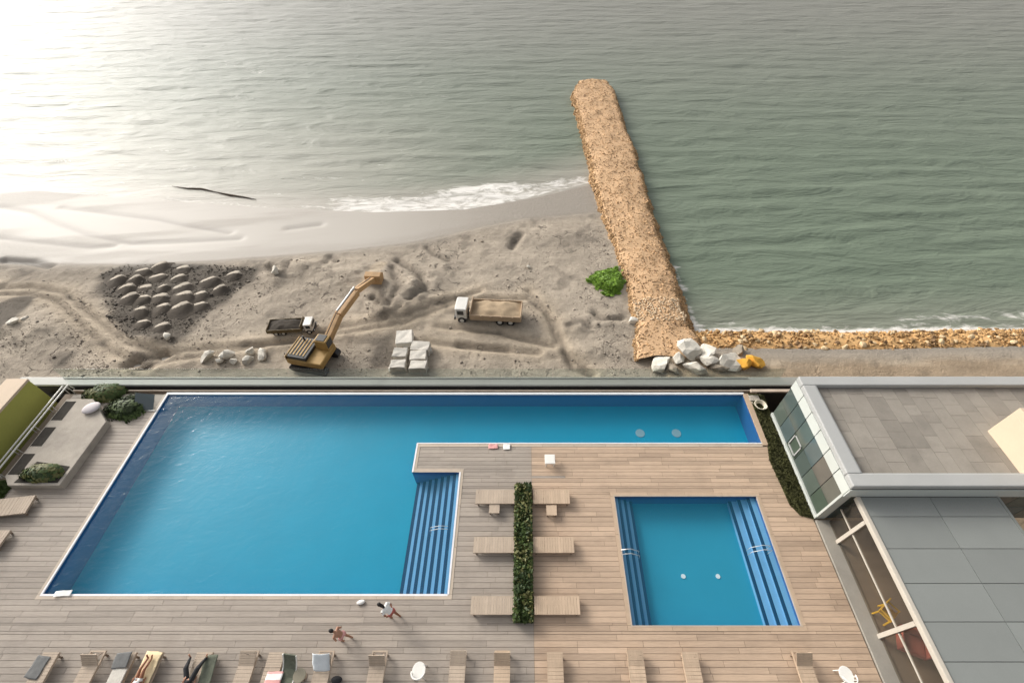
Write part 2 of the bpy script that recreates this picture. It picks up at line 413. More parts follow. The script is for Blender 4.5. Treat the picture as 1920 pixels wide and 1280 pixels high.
# ruts and tracks
track = np.zeros_like(X); cut = np.zeros_like(X)
for pts in ([(-60, 540), (60, 538), (120, 548), (170, 590), (235, 640), (330, 668)], [(-60, 550), (60, 550), (105, 562), (150, 605), (205, 655), (280, 690)],
            [(240, 682), (310, 662), (420, 648), (540, 640), (640, 612), (760, 596), (850, 560), (900, 545)],
            [(260, 688), (330, 672), (440, 655), (600, 628), (760, 606), (870, 560), (990, 560), (1040, 600), (1060, 660), (1110, 700)],
            [(800, 640), (900, 652), (1010, 660)], [(820, 610), (930, 622), (1040, 650)], [(990, 545), (1025, 580), (1045, 640)]):
    d = dpoly(X, Y, px(pts, ZB)); cut = np.maximum(cut, .62*np.exp(-(d/.24)**2))
    Z += -.18*np.exp(-(d/.30)**2)+.06*np.exp(-((d-.65)/.28)**2); track = np.maximum(track, np.exp(-(d/1.1)**2))
for pts, dp, wd in (([(232, 682), (262, 668), (305, 661)], .35, .35), ([(250, 688), (300, 672)], .25, .25), ([(800, 462), (815, 475), (840, 487)], .22, .25), ([(960, 462), (975, 440)], .3, .35),
                ([(745, 487), (790, 520), (800, 545), (770, 570)], .35, .3), ([(700, 560), (730, 580), (750, 545), (735, 500)], .3, .3), ([(1060, 660), (1075, 690), (1110, 702)], .25, .3),
                ([(1115, 588), (1130, 600), (1165, 597)], .3, .25), ([(1065, 612), (1090, 605), (1105, 615)], .2, .25), ([(0, 483), (55, 487), (90, 497)], .3, .35), ([(860, 645), (950, 655)], .2, .25),
                ([(505, 500), (515, 520), (535, 520), (540, 495)], .25, .3), ([(612, 495), (620, 478), (630, 492)], .2, .25), ([(345, 590), (370, 560)], .1, .3)):
    d = dpoly(X, Y, px(pts, ZB)); e = np.exp(-(d/(wd*1.25))**2); Z -= dp*1.35*e; cut = np.maximum(cut, e*.7)
# creek lines in the wet sand
for pts in ([(-20, 385), (60, 397), (110, 420), (165, 440), (250, 458), (330, 455), (450, 448)], [(115, 388), (230, 402), (300, 411), (360, 424), (430, 436)],
            [(-20, 445), (100, 458), (175, 466), (215, 462)], [(540, 428), (600, 420)]):
    d = dpoly(X, Y, px(pts, SEA+.2)); Z += np.where(t > 0, -.10*np.exp(-(d/.5)**2), 0); cut = np.maximum(cut, .55*np.exp(-(d/.25)**2))
wet = np.clip(1-sstep(-.2, 2.2, YD-Y+wob*.3), 0, 1)
band = .72+.28*sstep(.40, .60, fbm(X*.06+2, (Y-.12*X)*.38, 71))
film = band*np.clip(1-sstep(-.4, .25, YD-Y+wob*.12), 0, 1)*np.where(left, 1, .0)*(1-.75*sstep(-20, 2, X))
dark = cut*.8
def darken(poly, z, soft, amt, sd=3):  # darkens an outlined patch: dark sand, and also painted shade
    global dark
    pts = px(poly, z); pts2 = pts+[pts[0]]
    ins = inpoly(X, Y, pts); d = dpoly(X, Y, pts2); s = np.where(ins, d, -d)+(fbm(X*.6, Y*.6, sd)-.48)*soft*3
    dark = np.maximum(dark, amt*sstep(-soft, soft, s))
darken([(180, 512), (235, 490), (330, 494), (440, 497), (490, 500), (480, 522), (440, 552), (390, 590), (325, 645), (240, 636), (200, 605)], ZB, .6, .9)
darken([(675, 640), (735, 625), (740, 650), (735, 690), (690, 690), (700, 650)], ZB, .5, .6)  # shaded patches beside the block pile, painted into the sand
darken([(-40, 580), (35, 552), (72, 554), (10, 622), (-40, 650)], ZB, .25, .85)
darken([(90, 672), (112, 661), (131, 664), (118, 684), (95, 687)], ZB, .25, .55)
darken([(855, 585), (890, 585), (985, 598), (975, 606), (880, 600)], ZB, .35, .5)  # cast shadow of the tan truck, painted into the sand
darken([(700, 585), (735, 590), (735, 597), (700, 600)], ZB, .3, .5)
darken([(530, 590), (590, 610), (580, 625), (520, 622)], ZB, .5, .45)
darken([(0, 500), (140, 500), (180, 520), (90, 532), (0, 532)], ZB, .8, .3)
dark = np.clip(dark+sstep(.60, .70, fbm(X*.8, Y*.8, 55))*.35*dry, 0, 1)
pts = px([(655, 555), (690, 550), (735, 488), (712, 485), (690, 498), (672, 530)], ZB); dd = np.where(inpoly(X, Y, pts), 1, 0)*dpoly(X, Y, pts+[pts[0]])
tan = np.clip(sstep(.05, .6, dd+(fbm(X, Y, 8)-.5)*.4)*1.3, 0, 1); tan = np.maximum(tan, track*.85); tan = np.maximum(tan, np.where(left, 0, dry*.95))
Z = np.minimum(Z, np.where((Y < 19.5), ZB-.1, 99))
# under the breakwater the sand drops away
beach = gridmesh('beach', xs, ys, Z, M_sand, dict(wet=wet, dark=dark, tan=tan, film=film, brown=np.where(left, 0, sstep(24.6, 23.4, Y+(fbm(X*.2, Y*1.2, 15)-.5)*2)*.85))); tag(beach, kind='structure')

xs2 = np.concatenate([[-3000, -1500, -800, -400], np.arange(-190, 190, .8), [400, 800, 1500, 3000]])
ys2 = np.concatenate([np.arange(24, 62, .4), np.arange(62, 190, .9), [230, 300, 450, 800, 1500, 3500]])
X2, Y2 = np.meshgrid(xs2, ys2)
left2 = X2 < 11.5
YW2 = np.where(left2, ev(wl_l, X2), ev(wl_r, X2)); off = Y2-YW2
wx = X2+6*fbm(X2*.05, Y2*.05, 3); wy = Y2+3*fbm(X2*.06, Y2*.09, 4)
amp = sstep(1, 14, off)*sstep(420, 170, Y2)
Z2 = SEA+amp*(.07*np.sin(wy*1.35+wx*.10)+.06*np.sin(wy*2.1-wx*.16+1)+.26*(fbm(wx*.09, wy*.42, 21)-.47)+.18*(fbm(wx*.28, wy*1.0, 22)-.47))
# a low breaking swell near the left beach
shallow_sheen = np.where(left2, 1-sstep(-2, 13, off), .35*(1-sstep(-1, 8, off)))
shallow_sheen = np.maximum(shallow_sheen, np.where(left2, .65*(1-sstep(-5, 45, off))*sstep(10, -30, X2), 0))  # silvery glare sheen painted into the water colour, far out on the left
ff = sorted(px([(430, 384), (560, 389), (700, 398), (800, 396), (870, 391), (960, 376), (1020, 362), (1105, 341), (1140, 335)], SEA))
fb = sorted(px([(430, 382), (560, 366), (680, 374), (780, 368), (870, 352), (940, 341), (1000, 346), (1100, 329), (1140, 325)], SEA))
YF, YB = ev(ff, X2), ev(fb, X2)
inside = np.clip(np.minimum(Y2-YF+.5, YB-Y2+.3)/.8, -1, 1)
rightfade = .74+.26*(1-sstep(-8, 9, X2))
foam = np.where((X2 > -28) & left2, np.clip(.42+.30*inside, 0, 1)*rightfade*sstep(-27, -20, X2), 0)
foam = np.maximum(foam, np.where((X2 > -24) & left2, .78*np.exp(-((Y2-YF)/.35)**2)*sstep(-24, -16, X2), 0))
foam = np.where(left2, foam, np.maximum(.92*np.exp(-(np.maximum(off-.2, 0)/1.0)**2), .46*np.exp(-((off-2.2)/.9)**2)*sstep(22, 40, X2)))
gl_side = px([(1262, 500), (1283, 570), (1305, 615)], SEA); d = dpoly(X2, Y2, gl_side); foam = np.maximum(foam, .72*np.exp(-(d/.7)**2))
gs2 = px([(1085, 200), (1118, 330), (1128, 380)], SEA); d = dpoly(X2, Y2, gs2); foam = np.maximum(foam, .60*np.exp(-(d/.9)**2)*left2)
rag = (fbm(X2*.12, Y2*.3, 61)-.45)*3
for o_, am, wd_ in ((.2, .55, .5), (3.0, .42, .45), (7.5, .38, .5), (12, .34, .5)):
    foam = np.maximum(foam, np.where(left2 & (X2 < -12), am*np.exp(-((off-o_+rag)/wd_)**2), 0))
streak = px([(420, 120), (470, 128), (490, 138)], SEA); d = dpoly(X2, Y2, streak); foam = np.maximum(foam, .42*np.exp(-(d/1.6)**2))
sea = gridmesh('sea', xs2, ys2, Z2, M_sea, dict(shallow_sheen=shallow_sheen, foam=foam, far_sheen=sstep(38, 150, Y2))); tag(sea, kind='structure')

# ------------------------------------------------------------------ rocks
def ico(n=1):
    bm = bmesh.new(); bmesh.ops.create_icosphere(bm, subdivisions=n, radius=1)
    V = np.array([v.co[:] for v in bm.verts]); Fc = np.array([[v.index for v in f.verts] for f in bm.faces]); bm.free(); return V, Fc
IV1, IF1 = ico(1); IV2, IF2 = ico(2)
def rockV(seed, base=IV2, jag=.35):
    r = np.random.RandomState(seed); V = base.copy()
    for _ in range(11):                                  # chop flat faces
        n = r.normal(size=3); n /= np.linalg.norm(n); d = r.uniform(.42, .80)
        k = V@n-d; V -= np.where(k > 0, k, 0)[:, None]*n
    V *= 1+(r.uniform(-1, 1, (len(V), 1)))*jag*.18
    return V*r.uniform(.75, 1.15, 3)
def rockmesh(name, seed, mat, jag=.35):
    V = rockV(seed, IV2, jag); me = bpy.data.meshes.new(name); me.from_pydata(V.tolist(), [], IF2.tolist()); me.materials.append(mat); return me
def rubble(name, P, S, mat, parent, seed=0):
    """many small stones joined into one mesh"""
    r = np.random.RandomState(seed); protos = [rockV(seed+i, IV1) for i in range(8)]
    Vs = []; Fs = []; nb = 0
    for p, s in zip(P, S):
        a = r.uniform(0, 6.28); ca, sa = math.cos(a), math.sin(a)
        v = protos[r.randint(8)]*s*np.array([1, 1, .8]); v = np.stack([v[:, 0]*ca-v[:, 1]*sa, v[:, 0]*sa+v[:, 1]*ca, v[:, 2]], -1)+p
        Vs.append(v); Fs.append(IF1+nb); nb += len(v)
    o = npmesh(name, np.concatenate(Vs), np.concatenate(Fs), mat, parent); o['kind'] = 'stuff'; return o
def place_me(name, me, parent, loc, rot=(0, 0, 0), s=(1, 1, 1)):
    o = bpy.data.objects.new(name, me); o.location = loc; o.rotation_euler = rot; o.scale = s; return put(o, parent)

# ------------------------------------------------------------------ breakwater (groyne)
gw = thing('breakwater', 'long straight breakwater of orange rubble running out into the green sea', 'breakwater')
CZ = -3.9
gl_ = px([(1088, 152), (1076, 168), (1088, 215), (1106, 280), (1120, 340), (1134, 392), (1158, 460), (1178, 520), (1190, 570), (1198, 620), (1200, 672)], CZ)
gr_ = px([(1135, 150), (1150, 168), (1162, 215), (1186, 280), (1202, 340), (1218, 400), (1238, 460), (1258, 520), (1274, 575), (1288, 615), (1320, 672)], CZ)
NS = 90; NC = 26
def resample(l, n):
    l = np.array(l); s = np.concatenate([[0], np.cumsum(np.hypot(*np.diff(l, axis=0).T))]); q = np.linspace(0, s[-1], n)
    return np.stack([np.interp(q, s, l[:, 0]), np.interp(q, s, l[:, 1])], -1)
La, Ra = resample(gl_, NS), resample(gr_, NS)
V = []
for i in range(NS):
    l, r_ = La[i], Ra[i]; ax = (r_-l)/np.linalg.norm(r_-l)
    for j in range(NC):
        q = j/(NC-1)
        if q < .2: k = q/.2; p = l-ax*(1-k)*(.5+.6*i/NS); z = -6.0+(CZ+6.0)*k**.7
        elif q > .8: k = (1-q)/.2; p = r_+ax*(1-k)*(.7+1.0*i/NS); z = -6.0+(CZ+6.0)*k**.7
        else: k = (q-.2)/.6; p = l+(r_-l)*k; z = CZ+.22*math.sin(math.pi*k)
        V.append((p[0], p[1], z))
V = np.array(V); V += np.stack([(fbm(V[:, 0]*1.1, V[:, 1]*1.1, 41)-.47)*.9, (fbm(V[:, 0]*1.1, V[:, 1]*1.1, 42)-.47)*.9, (fbm(V[:, 0]*.9, V[:, 1]*.9, 43)-.47)*.5], -1)
e0 = V[:NC].copy(); e0[:, 1] += .8; e0[:, 2] = -6.2; V = np.concatenate([e0, V])
idx = np.arange((NS+1)*NC).reshape(NS+1, NC)
Fc = np.stack([idx[:-1, :-1], idx[1:, :-1], idx[1:, 1:], idx[:-1, 1:]], -1).reshape(-1, 4)
npmesh('core', V, Fc, M_core, gw)
Vg = V[NC:].reshape(NS, NC, 3); P = []; S = []; EDG = []
for _ in range(19000):
    i = nr.uniform(0, NS-1.01); j = nr.uniform(0, NC-1.01) if nr.rand() < .62 else (nr.uniform(0, 5.5) if nr.rand() < .45 else nr.uniform(NC-7, NC-1.01))
    i0, j0 = int(i), int(j); a, b = i-i0, j-j0
    p = (Vg[i0, j0]*(1-a)+Vg[i0+1, j0]*a)*(1-b)+(Vg[i0, j0+1]*(1-a)+Vg[i0+1, j0+1]*a)*b
    edge = j < 4.6 or j > NC-5.6
    EDG.append(edge); P.append(p); S.append(nr.uniform(.10, .26) if edge else nr.uniform(.04, .125)*(1.9 if nr.rand() < .06 else 1))
E_ = np.array(EDG); P = np.array(P); S = np.array(S)
rubble('rubble', P[~E_], S[~E_], M_rocko, gw, 5)
rubble('edge_rubble', P[E_], S[E_], M('edge_rock', (.36, .225, .11), .9, .25, 1.2, .7, 10, rnd=.4), gw, 6)

K_ = nr.choice(np.where(~E_)[0], 1500, replace=False)[:650]
rubble('dark_stones', P[K_]+[0, 0, .05], nr.uniform(.04, .11, 650), M('dark_stone', (.15, .095, .055), .9, .2, 2, .5, 8, rnd=.4), gw, 7)
K_ = [k for k in np.where(~E_)[0] if 28.5 < P[k][1] < 31.5]
rubble('pale_stones', P[K_]+[0, 0, .04], nr.uniform(.06, .14, len(K_)), M('pale_stone', (.60, .47, .32), .9, .2, 2, .5, 8, rnd=.2), gw, 8)
# ------------------------------------------------------------------ rock revetment along the right-hand shore
rv = thing('rock_revetment', 'band of brown and ochre rocks along the shore behind the pavilion roof', 'rock bank')
M_rockp = M('revetment_rock_pale', (.56, .42, .25), .9, .2, 2, .7, 8, rnd=.25); M_rockb = M('revetment_rock_brown', (.23, .14, .07), .9, .25, 2, .7, 8, rnd=.3)
rme = [rockmesh('rock', 60+i, (M_rocko2, M_rockb, M_rocko2, M_rockp, M_rocko2, M_rockb, M_rocko2, M_rockp)[i]) for i in range(8)]
x0, x1 = 14.8, 46.0
Vr = []; nX = 120; prof = [(-1.3, -5.9), (-.6, -5.2), (0, -4.7), (.6, -4.45), (1.4, -4.3), (2.2, -4.35), (2.9, -4.7)]
for i in range(nX):
    xx = x0+(x1-x0)*i/(nX-1); yw = float(ev(wl_r, xx))
    for o_, z in prof: Vr.append((xx, yw-o_, z))
Vr = np.array(Vr); Vr[:, 2] += (fbm(Vr[:, 0], Vr[:, 1], 91)-.47)*.4
idx = np.arange(nX*7).reshape(nX, 7); Fc = np.stack([idx[:-1, :-1], idx[:-1, 1:], idx[1:, 1:], idx[1:, :-1]], -1).reshape(-1, 4)
npmesh('core', Vr, Fc, M_rocko2, rv)
def rv_pt():
    xx = nr.uniform(x0, x1); k = nr.uniform(0, 6); i = int(k); a = k-i
    o_ = prof[i][0]*(1-a)+prof[min(i+1, 6)][0]*a; z = prof[i][1]*(1-a)+prof[min(i+1, 6)][1]*a
    return np.array([xx, float(ev(wl_r, xx))-o_, z])
for k in range(300):
    p = rv_pt(); s_ = nr.uniform(.17, .32)
    place_me('rock', rme[k % 8], rv, p+[0, 0, .08], (nr.uniform(0, .5), nr.uniform(0, .5), nr.uniform(0, 6)), (s_, s_*nr.uniform(.8, 1.2), s_*.8))
rubble('small_rocks', [rv_pt()+[0, 0, .05] for _ in range(2200)], nr.uniform(.08, .2, 2200), M_rocko2, rv, 15)

# ------------------------------------------------------------------ deck, pools
PX0, PX1, PY0, PY1 = -23.4, 14.5, 6.07, 18.0         # big pool
AX, AY = -6.4, 14.33                                 # left end and near edge of the deck tongue
SX0, SX1, SY1 = -6.32, -3.65, 12.46                  # stair bay of the big pool
QX0, QX1, QY0, QY1 = 5.12, 13.04, 4.75, 11.02        # small pool
DX0, DX1, DY0, DY1 = -30.2, 15.72, -2.0, 18.02
HX0, HX1, HY0, HY1 = -.44, .50, 4.86, 11.6           # hedge bed
pools = [(PX0, PY0, SX1, SY1), (PX0, SY1, AX, PY1), (AX, AY, PX1, PY1), (QX0, QY0, QX1, QY1), (HX0, HY0, HX1, HY1)]
pools_c = [(a-.22, b-.22, c_+.22, d_+.22) for a, b, c_, d_ in pools[:4]]
def blocked(x, y, rects): return any(a < x < c_ and b < y < d_ for a, b, c_, d_ in rects)
gx = sorted({DX0, DX1, PX0, PX1, AX, SX1, QX0, QX1, HX0, HX1, -30.2})
gy = sorted({DY0, DY1, PY0, PY1, AY, SY1, QY0, QY1, HY0, HY1})
mb = MB()
for i in range(len(gx)-1):
    for j in range(len(gy)-1):
        if not blocked((gx[i]+gx[i+1])/2, (gy[j]+gy[j+1])/2, pools): mb.box(gx[i], gy[j], -4.6, gx[i+1], gy[j+1], -.035)
deck = mb.build('pool_deck', M_joint, fix=False); tag(deck, kind='structure')
# planks
um = MB().box(0, 0, -.03, 1, 1, 0).mesh('plank'); um.materials.append(M_deck_w)
um2 = MB().box(0, 0, -.03, 1, 1, 0).mesh('plank'); um2.materials.append(M_deck_g)
strip_edge = sorted([(at(u, v, 0)[1], at(u, v, 0)[0]) for u, v in ((1428, 782), (1442, 850), (1462, 900), (1485, 945), (1524, 972))])
cells = []
ybr = sorted({q for a, b, c_, d_ in pools_c+[pools[4]] for q in (b, d_)}|{14.4, 9.9, 17.98})
y = 1.9; row = 0
while y < 17.98:
    hgt = min(.25, min([q-y for q in ybr if q > y+.02], default=9)); ym = y+hgt/2
    lo, hi = DX0+.6, 15.70
    if ym > 9.9: hi = min(hi, float(np.interp(ym, [q[0] for q in strip_edge], [q[1] for q in strip_edge])))
    if ym > 14.4: hi = 14.5
    cuts = [(a, c_) for a, b, c_, d_ in pools_c+[pools[4]] if b-.02 < ym < d_+.02]
    segs = []; cur = lo
    for a, c_ in sorted(cuts):
        if a > cur: segs.append((cur, a))
        cur = max(cur, c_)
    if cur < hi: segs.append((cur, hi))
    for a, b in segs:
        xx = a; first = True
        while xx < b-.02:
            L = rng.uniform(1.6, 4.2)*(.55 if first else 1); first = False
            e = min(xx+L, b)
            if b-e < .5: e = b
            if xx < .52 < e and e-xx > .1 and .52-xx > .1: e = .52
            cells.append((xx, y, e-xx, hgt)); xx = e
    y += hgt; row += 1
def seen(c_):
    u = (c_[0]+c_[2]/2); return abs(u) < 17.2+.36*c_[1]*1.0+4
cells.sort(key=lambda c_: (not seen(c_), c_[1]))
vis = cells[:300]; rest = cells[300:]
for (a, b, L, hh) in vis:
    o = bpy.data.objects.new('plank', um if a > .49 else um2); o.location = (a+.006, b+.008, rng.uniform(-.006, .0)); o.scale = (L-.012, hh-.016, 1)
    put(o, deck)
mw, mg = MB(), MB()
for (a, b, L, hh) in rest:
    z = rng.uniform(-.006, 0); (mw if a > .49 else mg).box(a+.006, b+.008, -.03, a+L-.006, b+hh-.008, z)
for q, m_ in ((mw, M_deck_w), (mg, M_deck_g)): o = q.build('far_planks', m_, deck, fix=False); o['kind'] = 'stuff'

def ring_coping(parent, segs, m_):
    """coping stones along straight pool edges; segs of (x0,y0,x1,y1) rectangles"""
    for (a, b, c_, d_) in segs:
        L = max(c_-a, d_-b); n = max(1, round(L/1.9)); hor = (c_-a) > (d_-b)
        for k in range(n):
            f0, f1 = k/n, (k+1)/n; g_ = .006
            if hor: r_ = (a+(c_-a)*f0+g_, b, a+(c_-a)*f1-g_, d_)
            else: r_ = (a, b+(d_-b)*f0+g_, c_, b+(d_-b)*f1-g_)
            MB().box(r_[0], r_[1], -.034, r_[2], r_[3], .012).build('coping_stone', m_, parent)
cw = .22
pool = thing('swimming_pool', 'large blue L-shaped swimming pool with striped stair bay beside the grey deck', 'pool')
D = -1.42; WL = -.10
mb = MB()
def wallq(mb, a, b, z0, z1, t=.0):
    mb.add([(a[0], a[1], z0), (b[0], b[1], z0), (b[0], b[1], z1), (a[0], a[1], z1)], [(0, 1, 2, 3)])
e = .003
outline = [(PX0, PY0), (SX1, PY0), (SX1, SY1), (AX, SY1), (AX, AY), (PX1, AY), (PX1, PY1), (PX0, PY1)]
cxm = [(PX0+e, PY0+e), (SX1-e, PY0+e), (SX1-e, SY1-e), (AX-e, SY1-e), (AX-e, AY+e), (PX1-e, AY+e), (PX1-e, PY1-e), (PX0+e, PY1-e)]
for i in range(8): wallq(mb, cxm[i], cxm[(i+1) % 8], D, -.03)
mb.build('basin_wall', M_wallb, pool, fix=False)
MB().add([(x, y, D) for x, y in cxm], [tuple(range(8))]).build('basin_floor', M_floorb, pool, fix=False)
MB().add([(x, y, WL) for x, y in cxm], [tuple(range(8))]).build('water_surface', M_water, pool, fix=False)
ring_coping(pool, [(PX0-cw, PY0-cw, SX1+cw, PY0), (PX0-cw, PY0+.002, PX0, PY1), (SX1, PY0+.002, SX1+cw, SY1+cw), (AX, SY1, SX1-.002, SY1+.22), (AX, SY1+.222, AX+.22, AY-cw-.002), (AX, AY-cw, PX1, AY)], M_coping_g)
lipw = .07
mb = MB()
for k_, r_ in enumerate(((PX0-.002, PY0-lipw, SX1, PY0+.02), (PX0-lipw, PY0-lipw, PX0+.02, PY1), (AX-.02, SY1, AX+lipw, AY), (AX, AY-.02, PX1+.02, AY+lipw*.6), (SX1-.02, PY0, SX1+lipw, SY1))): mb.box(r_[0], r_[1], -.05-.003*k_, r_[2], r_[3], .018+.003*k_)
mb.box(PX0-.1, PY1-.02, -.12, PX1+.1, PY1+.12, .02)
mb.build('pool_lip', M_lip, pool)
nst = 7
for k in range(nst):
    xr = SX1-(SX1-SX0)*k/nst; xl = SX1-(SX1-SX0)*(k+1)/nst; z = -.22-.19*k
    st = MB().box(xl, PY0+.004, D, xr-.001, SY1-.004, z).build('step', M_stepb, pool)
    MB().box(xl-.012, PY0+.006, z-.05, xl+.17, SY1-.006, z+.004).build('nosing', M_nose, st)
for u, v in ((1200, 812), (1268, 812)):
    x, y, _ = at(u, v, D); g_ = MB()
    g_.tube([(x, y, D+.002), (x, y, D+.03)], .30, 16).build('floor_drain', M_grate, pool)
rail = MB()
for y0 in (9.1, 9.25):
    rail.tube([(SX1-1.3, y0, -.6), (SX1-1.25, y0, .1), (SX1-.75, y0, .35), (SX1-.3, y0, .30)], .014, 6)
rail.build('grab_rail', M_steel, pool, smooth=True)

kp = thing('small_pool', 'small square blue pool with dark-edged steps on two sides and two white floor lights', 'pool')
D2 = -1.0; q = [(QX0+e, QY0+e), (QX1-e, QY0+e), (QX1-e, QY1-e), (QX0+e, QY1-e)]
mb = MB()
for i in range(4): wallq(mb, q[i], q[(i+1) % 4], D2, -.03)
mb.build('basin_wall', M_wallb, kp, fix=False)
MB().add([(x, y, D2) for x, y in q], [(0, 1, 2, 3)]).build('basin_floor', M_floor_small, kp, fix=False)
MB().add([(x, y, WL) for x, y in q], [(0, 1, 2, 3)]).build('water_surface', M_water, kp, fix=False)
ring_coping(kp, [(QX0-cw, QY0-cw, QX1+cw, QY0), (QX0-cw, QY1, QX1+cw, QY1+cw), (QX0-cw, QY0+.002, QX0, QY1-.002), (QX1, QY0+.002, QX1+cw, QY1-.002)], M_coping_w)
mb = MB()
for r_ in ((QX0-.05, QY0-.05, QX1+.05, QY0+.01), (QX0-.05, QY1-.01, QX1+.05, QY1+.05), (QX0-.05, QY0+.011, QX0+.01, QY1-.011), (QX1-.01, QY0+.011, QX1+.05, QY1-.011)): mb.box(r_[0], r_[1], -.06, r_[2], r_[3], .017)
mb.build('pool_lip', M_coping_g, kp)
for k in range(3):
    z = -.25-.22*k
    a, b = QX0+.36*k, QX0+.36*(k+1)
    st = MB().box(a+.001, QY0+.004, D2, b, QY1-.004, z).build('step', M_stepb, kp); MB().box(b-.14, QY0+.006, z-.05, b+.012, QY1-.006, z+.004).build('nosing', M_nose, st)
    b, a = QX1-.44*k, QX1-.44*(k+1)
    st = MB().box(a, QY0+.004, D2, b-.001, QY1-.004, z).build('step', M_stepb, kp); MB().box(a-.012, QY0+.006, z-.05, a+.15, QY1-.006, z+.004).build('nosing', M_nose, st)
for u, v in ((1281, 1080), (1346, 1080)):
    x, y, _ = at(u, v, D2); MB().tube([(x, y, D2+.002), (x, y, D2+.03)], .115, 14).build('floor_light', M_lamp, kp)
for u, v, dr in ((1440, 1035, -1), (1168, 1042, 1)):
    x, y, _ = at(u, v, 0); rl = MB()
    for o_ in (0, .22): rl.tube([(x-dr*.05, y+o_, -.3), (x-dr*.1, y+o_, .30), (x+dr*.35, y+o_, .42), (x+dr*.85, y+o_, .05), (x+dr*.9, y+o_, -.4)], .016, 6)
    rl.build('grab_rail', M_steel, kp, smooth=True)

# ------------------------------------------------------------------ sea-side edge: gutter, ledge, parapet, glass balustrade
pe = thing('parapet', 'long grey parapet beam behind the pool with dark gutter and beige ledge', 'parapet', (0, 18.0, 0))
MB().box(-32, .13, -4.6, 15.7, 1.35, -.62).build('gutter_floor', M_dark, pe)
MB().box(-30, .34, -.61, 15.7, .42, -.10).build('ledge', M_ledge, pe)
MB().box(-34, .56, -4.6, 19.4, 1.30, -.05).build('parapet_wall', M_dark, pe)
MB().box(-34, .62, -.048, 19.4, 1.36, .12).build('parapet_beam', M_beam, pe, bevel=.09, seg=3)
bal = thing('glass_balustrade', 'row of clear green-tinted glass panes standing along the sea side parapet', 'balustrade', (0, 19.22, .12))
pm = MB().box(.02, -.009, 0, 2.18, .009, 1.0).mesh('glass_pane'); pm.materials.append(M_balu)
xx = -31.0
while xx < 15.5: place_me('glass_pane', pm, bal, (xx, 0, .02)); xx += 2.2
sm = MB().box(-31, -.03, 0, 15.2, .03, .05).build('base_channel', M_beam, bal)

# ------------------------------------------------------------------ vegetation helper
def leaves(name, pts, size, mat, parent, seed=0, up=.4, asp=1.8):
    r = np.random.RandomState(seed); n = len(pts); pts = np.array(pts)
    nrm = r.normal(size=(n, 3)); nrm[:, 2] = np.abs(nrm[:, 2])+up; nrm /= np.linalg.norm(nrm, axis=1)[:, None]
    a = np.cross(nrm, r.normal(size=(n, 3))); a /= np.linalg.norm(a, axis=1)[:, None]; b = np.cross(nrm, a)
    s = size*r.uniform(.6, 1.4, (n, 1)); a = a*s*asp*.5; b = b*s*.5
    V = np.stack([pts-a, pts-a*.1+b+nrm*s*.12, pts+a, pts-a*.1-b+nrm*s*.12], 1).reshape(-1, 3)
    o = npmesh(name, V, np.arange(n*4).reshape(n, 4), mat, parent); o['kind'] = 'stuff'; return o
def boxpts(n, x0, y0, x1, y1, z0, z1, seed):
    r = np.random.RandomState(seed); P = r.rand(n, 3)*[x1-x0, y1-y0, z1-z0]+[x0, y0, z0]
    P[:, 2] = z0+(P[:, 2]-z0)*(.35+.75*fbm(P[:, 0]*2.2, P[:, 1]*2.2, seed)*1.3); return P
def blobpts(n, c, r3, seed):
    r = np.random.RandomState(seed); d = r.normal(size=(n, 3)); d /= np.linalg.norm(d, axis=1)[:, None]
    d[:, 2] = np.abs(d[:, 2]); k = r.uniform(.35, 1, (n, 1))**.5
    l = .65+.7*fbm(d[:, 0:1]*2.3+5, d[:, 1:2]*2.3+d[:, 2:3]*2+9, seed); return np.array(c)+d*k*l*np.array(r3)

hd = thing('hedge', 'narrow dark green hedge in a sunken bed between the two rows of loungers', 'hedge', (0, 0, 0))
MB().box(HX0+.01, HY0+.01, -.6, HX1-.01, HY1-.01, -.04).build('soil_bed', M_soil, hd)
for k, (n, m_) in enumerate(((5200, M_leaf[0]), (3600, M_leaf[1]), (2600, M_leaf[2]))):
    leaves('foliage', boxpts(n, HX0+.02, HY0, HX1-.02, HY1, 0, .62, 3+k), .10, m_, hd, k)
st = MB()
for k in range(60):
    x, y = rng.uniform(HX0+.1, HX1-.1), rng.uniform(HY0+.1, HY1-.1); st.tube([(x, y, -.05), (x+rng.uniform(-.1, .1), y+rng.uniform(-.1, .1), .45)], [.012, .005], 5)
o = st.build('stem', M_bark, hd); o['kind'] = 'stuff'

# ------------------------------------------------------------------ pavilion on the right
HP = 4.0; VX0, VX1, VY0, VY1 = 15.78, 36.0, 9.75, 16.37
pv = thing('pavilion', 'flat-roofed pavilion with grey tiled roof, pale fascia and green glass side', 'building', (VX0, VY0, 0))
W, Lp = VX1-VX0, VY1-VY0
MB().box(.35, .35, 0, W-.35, Lp-.35, 3.2).build('inner_wall', M_plinth, pv)
MB().box(.12, .12, 3.2, W, Lp-.12, HP-.32).build('roof_slab', M_roofj, pv)
# coping: a raised rim round the roof
cpw = .72
mb = MB()
for r_ in ((0, 0, W, cpw*.92), (0, Lp-.62, W, Lp), (0, cpw*.92+.002, cpw, Lp-.622)): mb.box(r_[0], r_[1], HP-.34, r_[2], r_[3], HP)
mb.build('roof_coping', M_coping_al, pv, bevel=.05, seg=2)
mb = MB(); mb.box(cpw, cpw*.92+.002, HP-.3, cpw+.05, Lp-.622, HP-.05); mb.box(cpw, cpw*.92-.0, HP-.3, W, cpw*.92+.04, HP-.06); mb.build('coping_flashing', M_coping_al, pv)
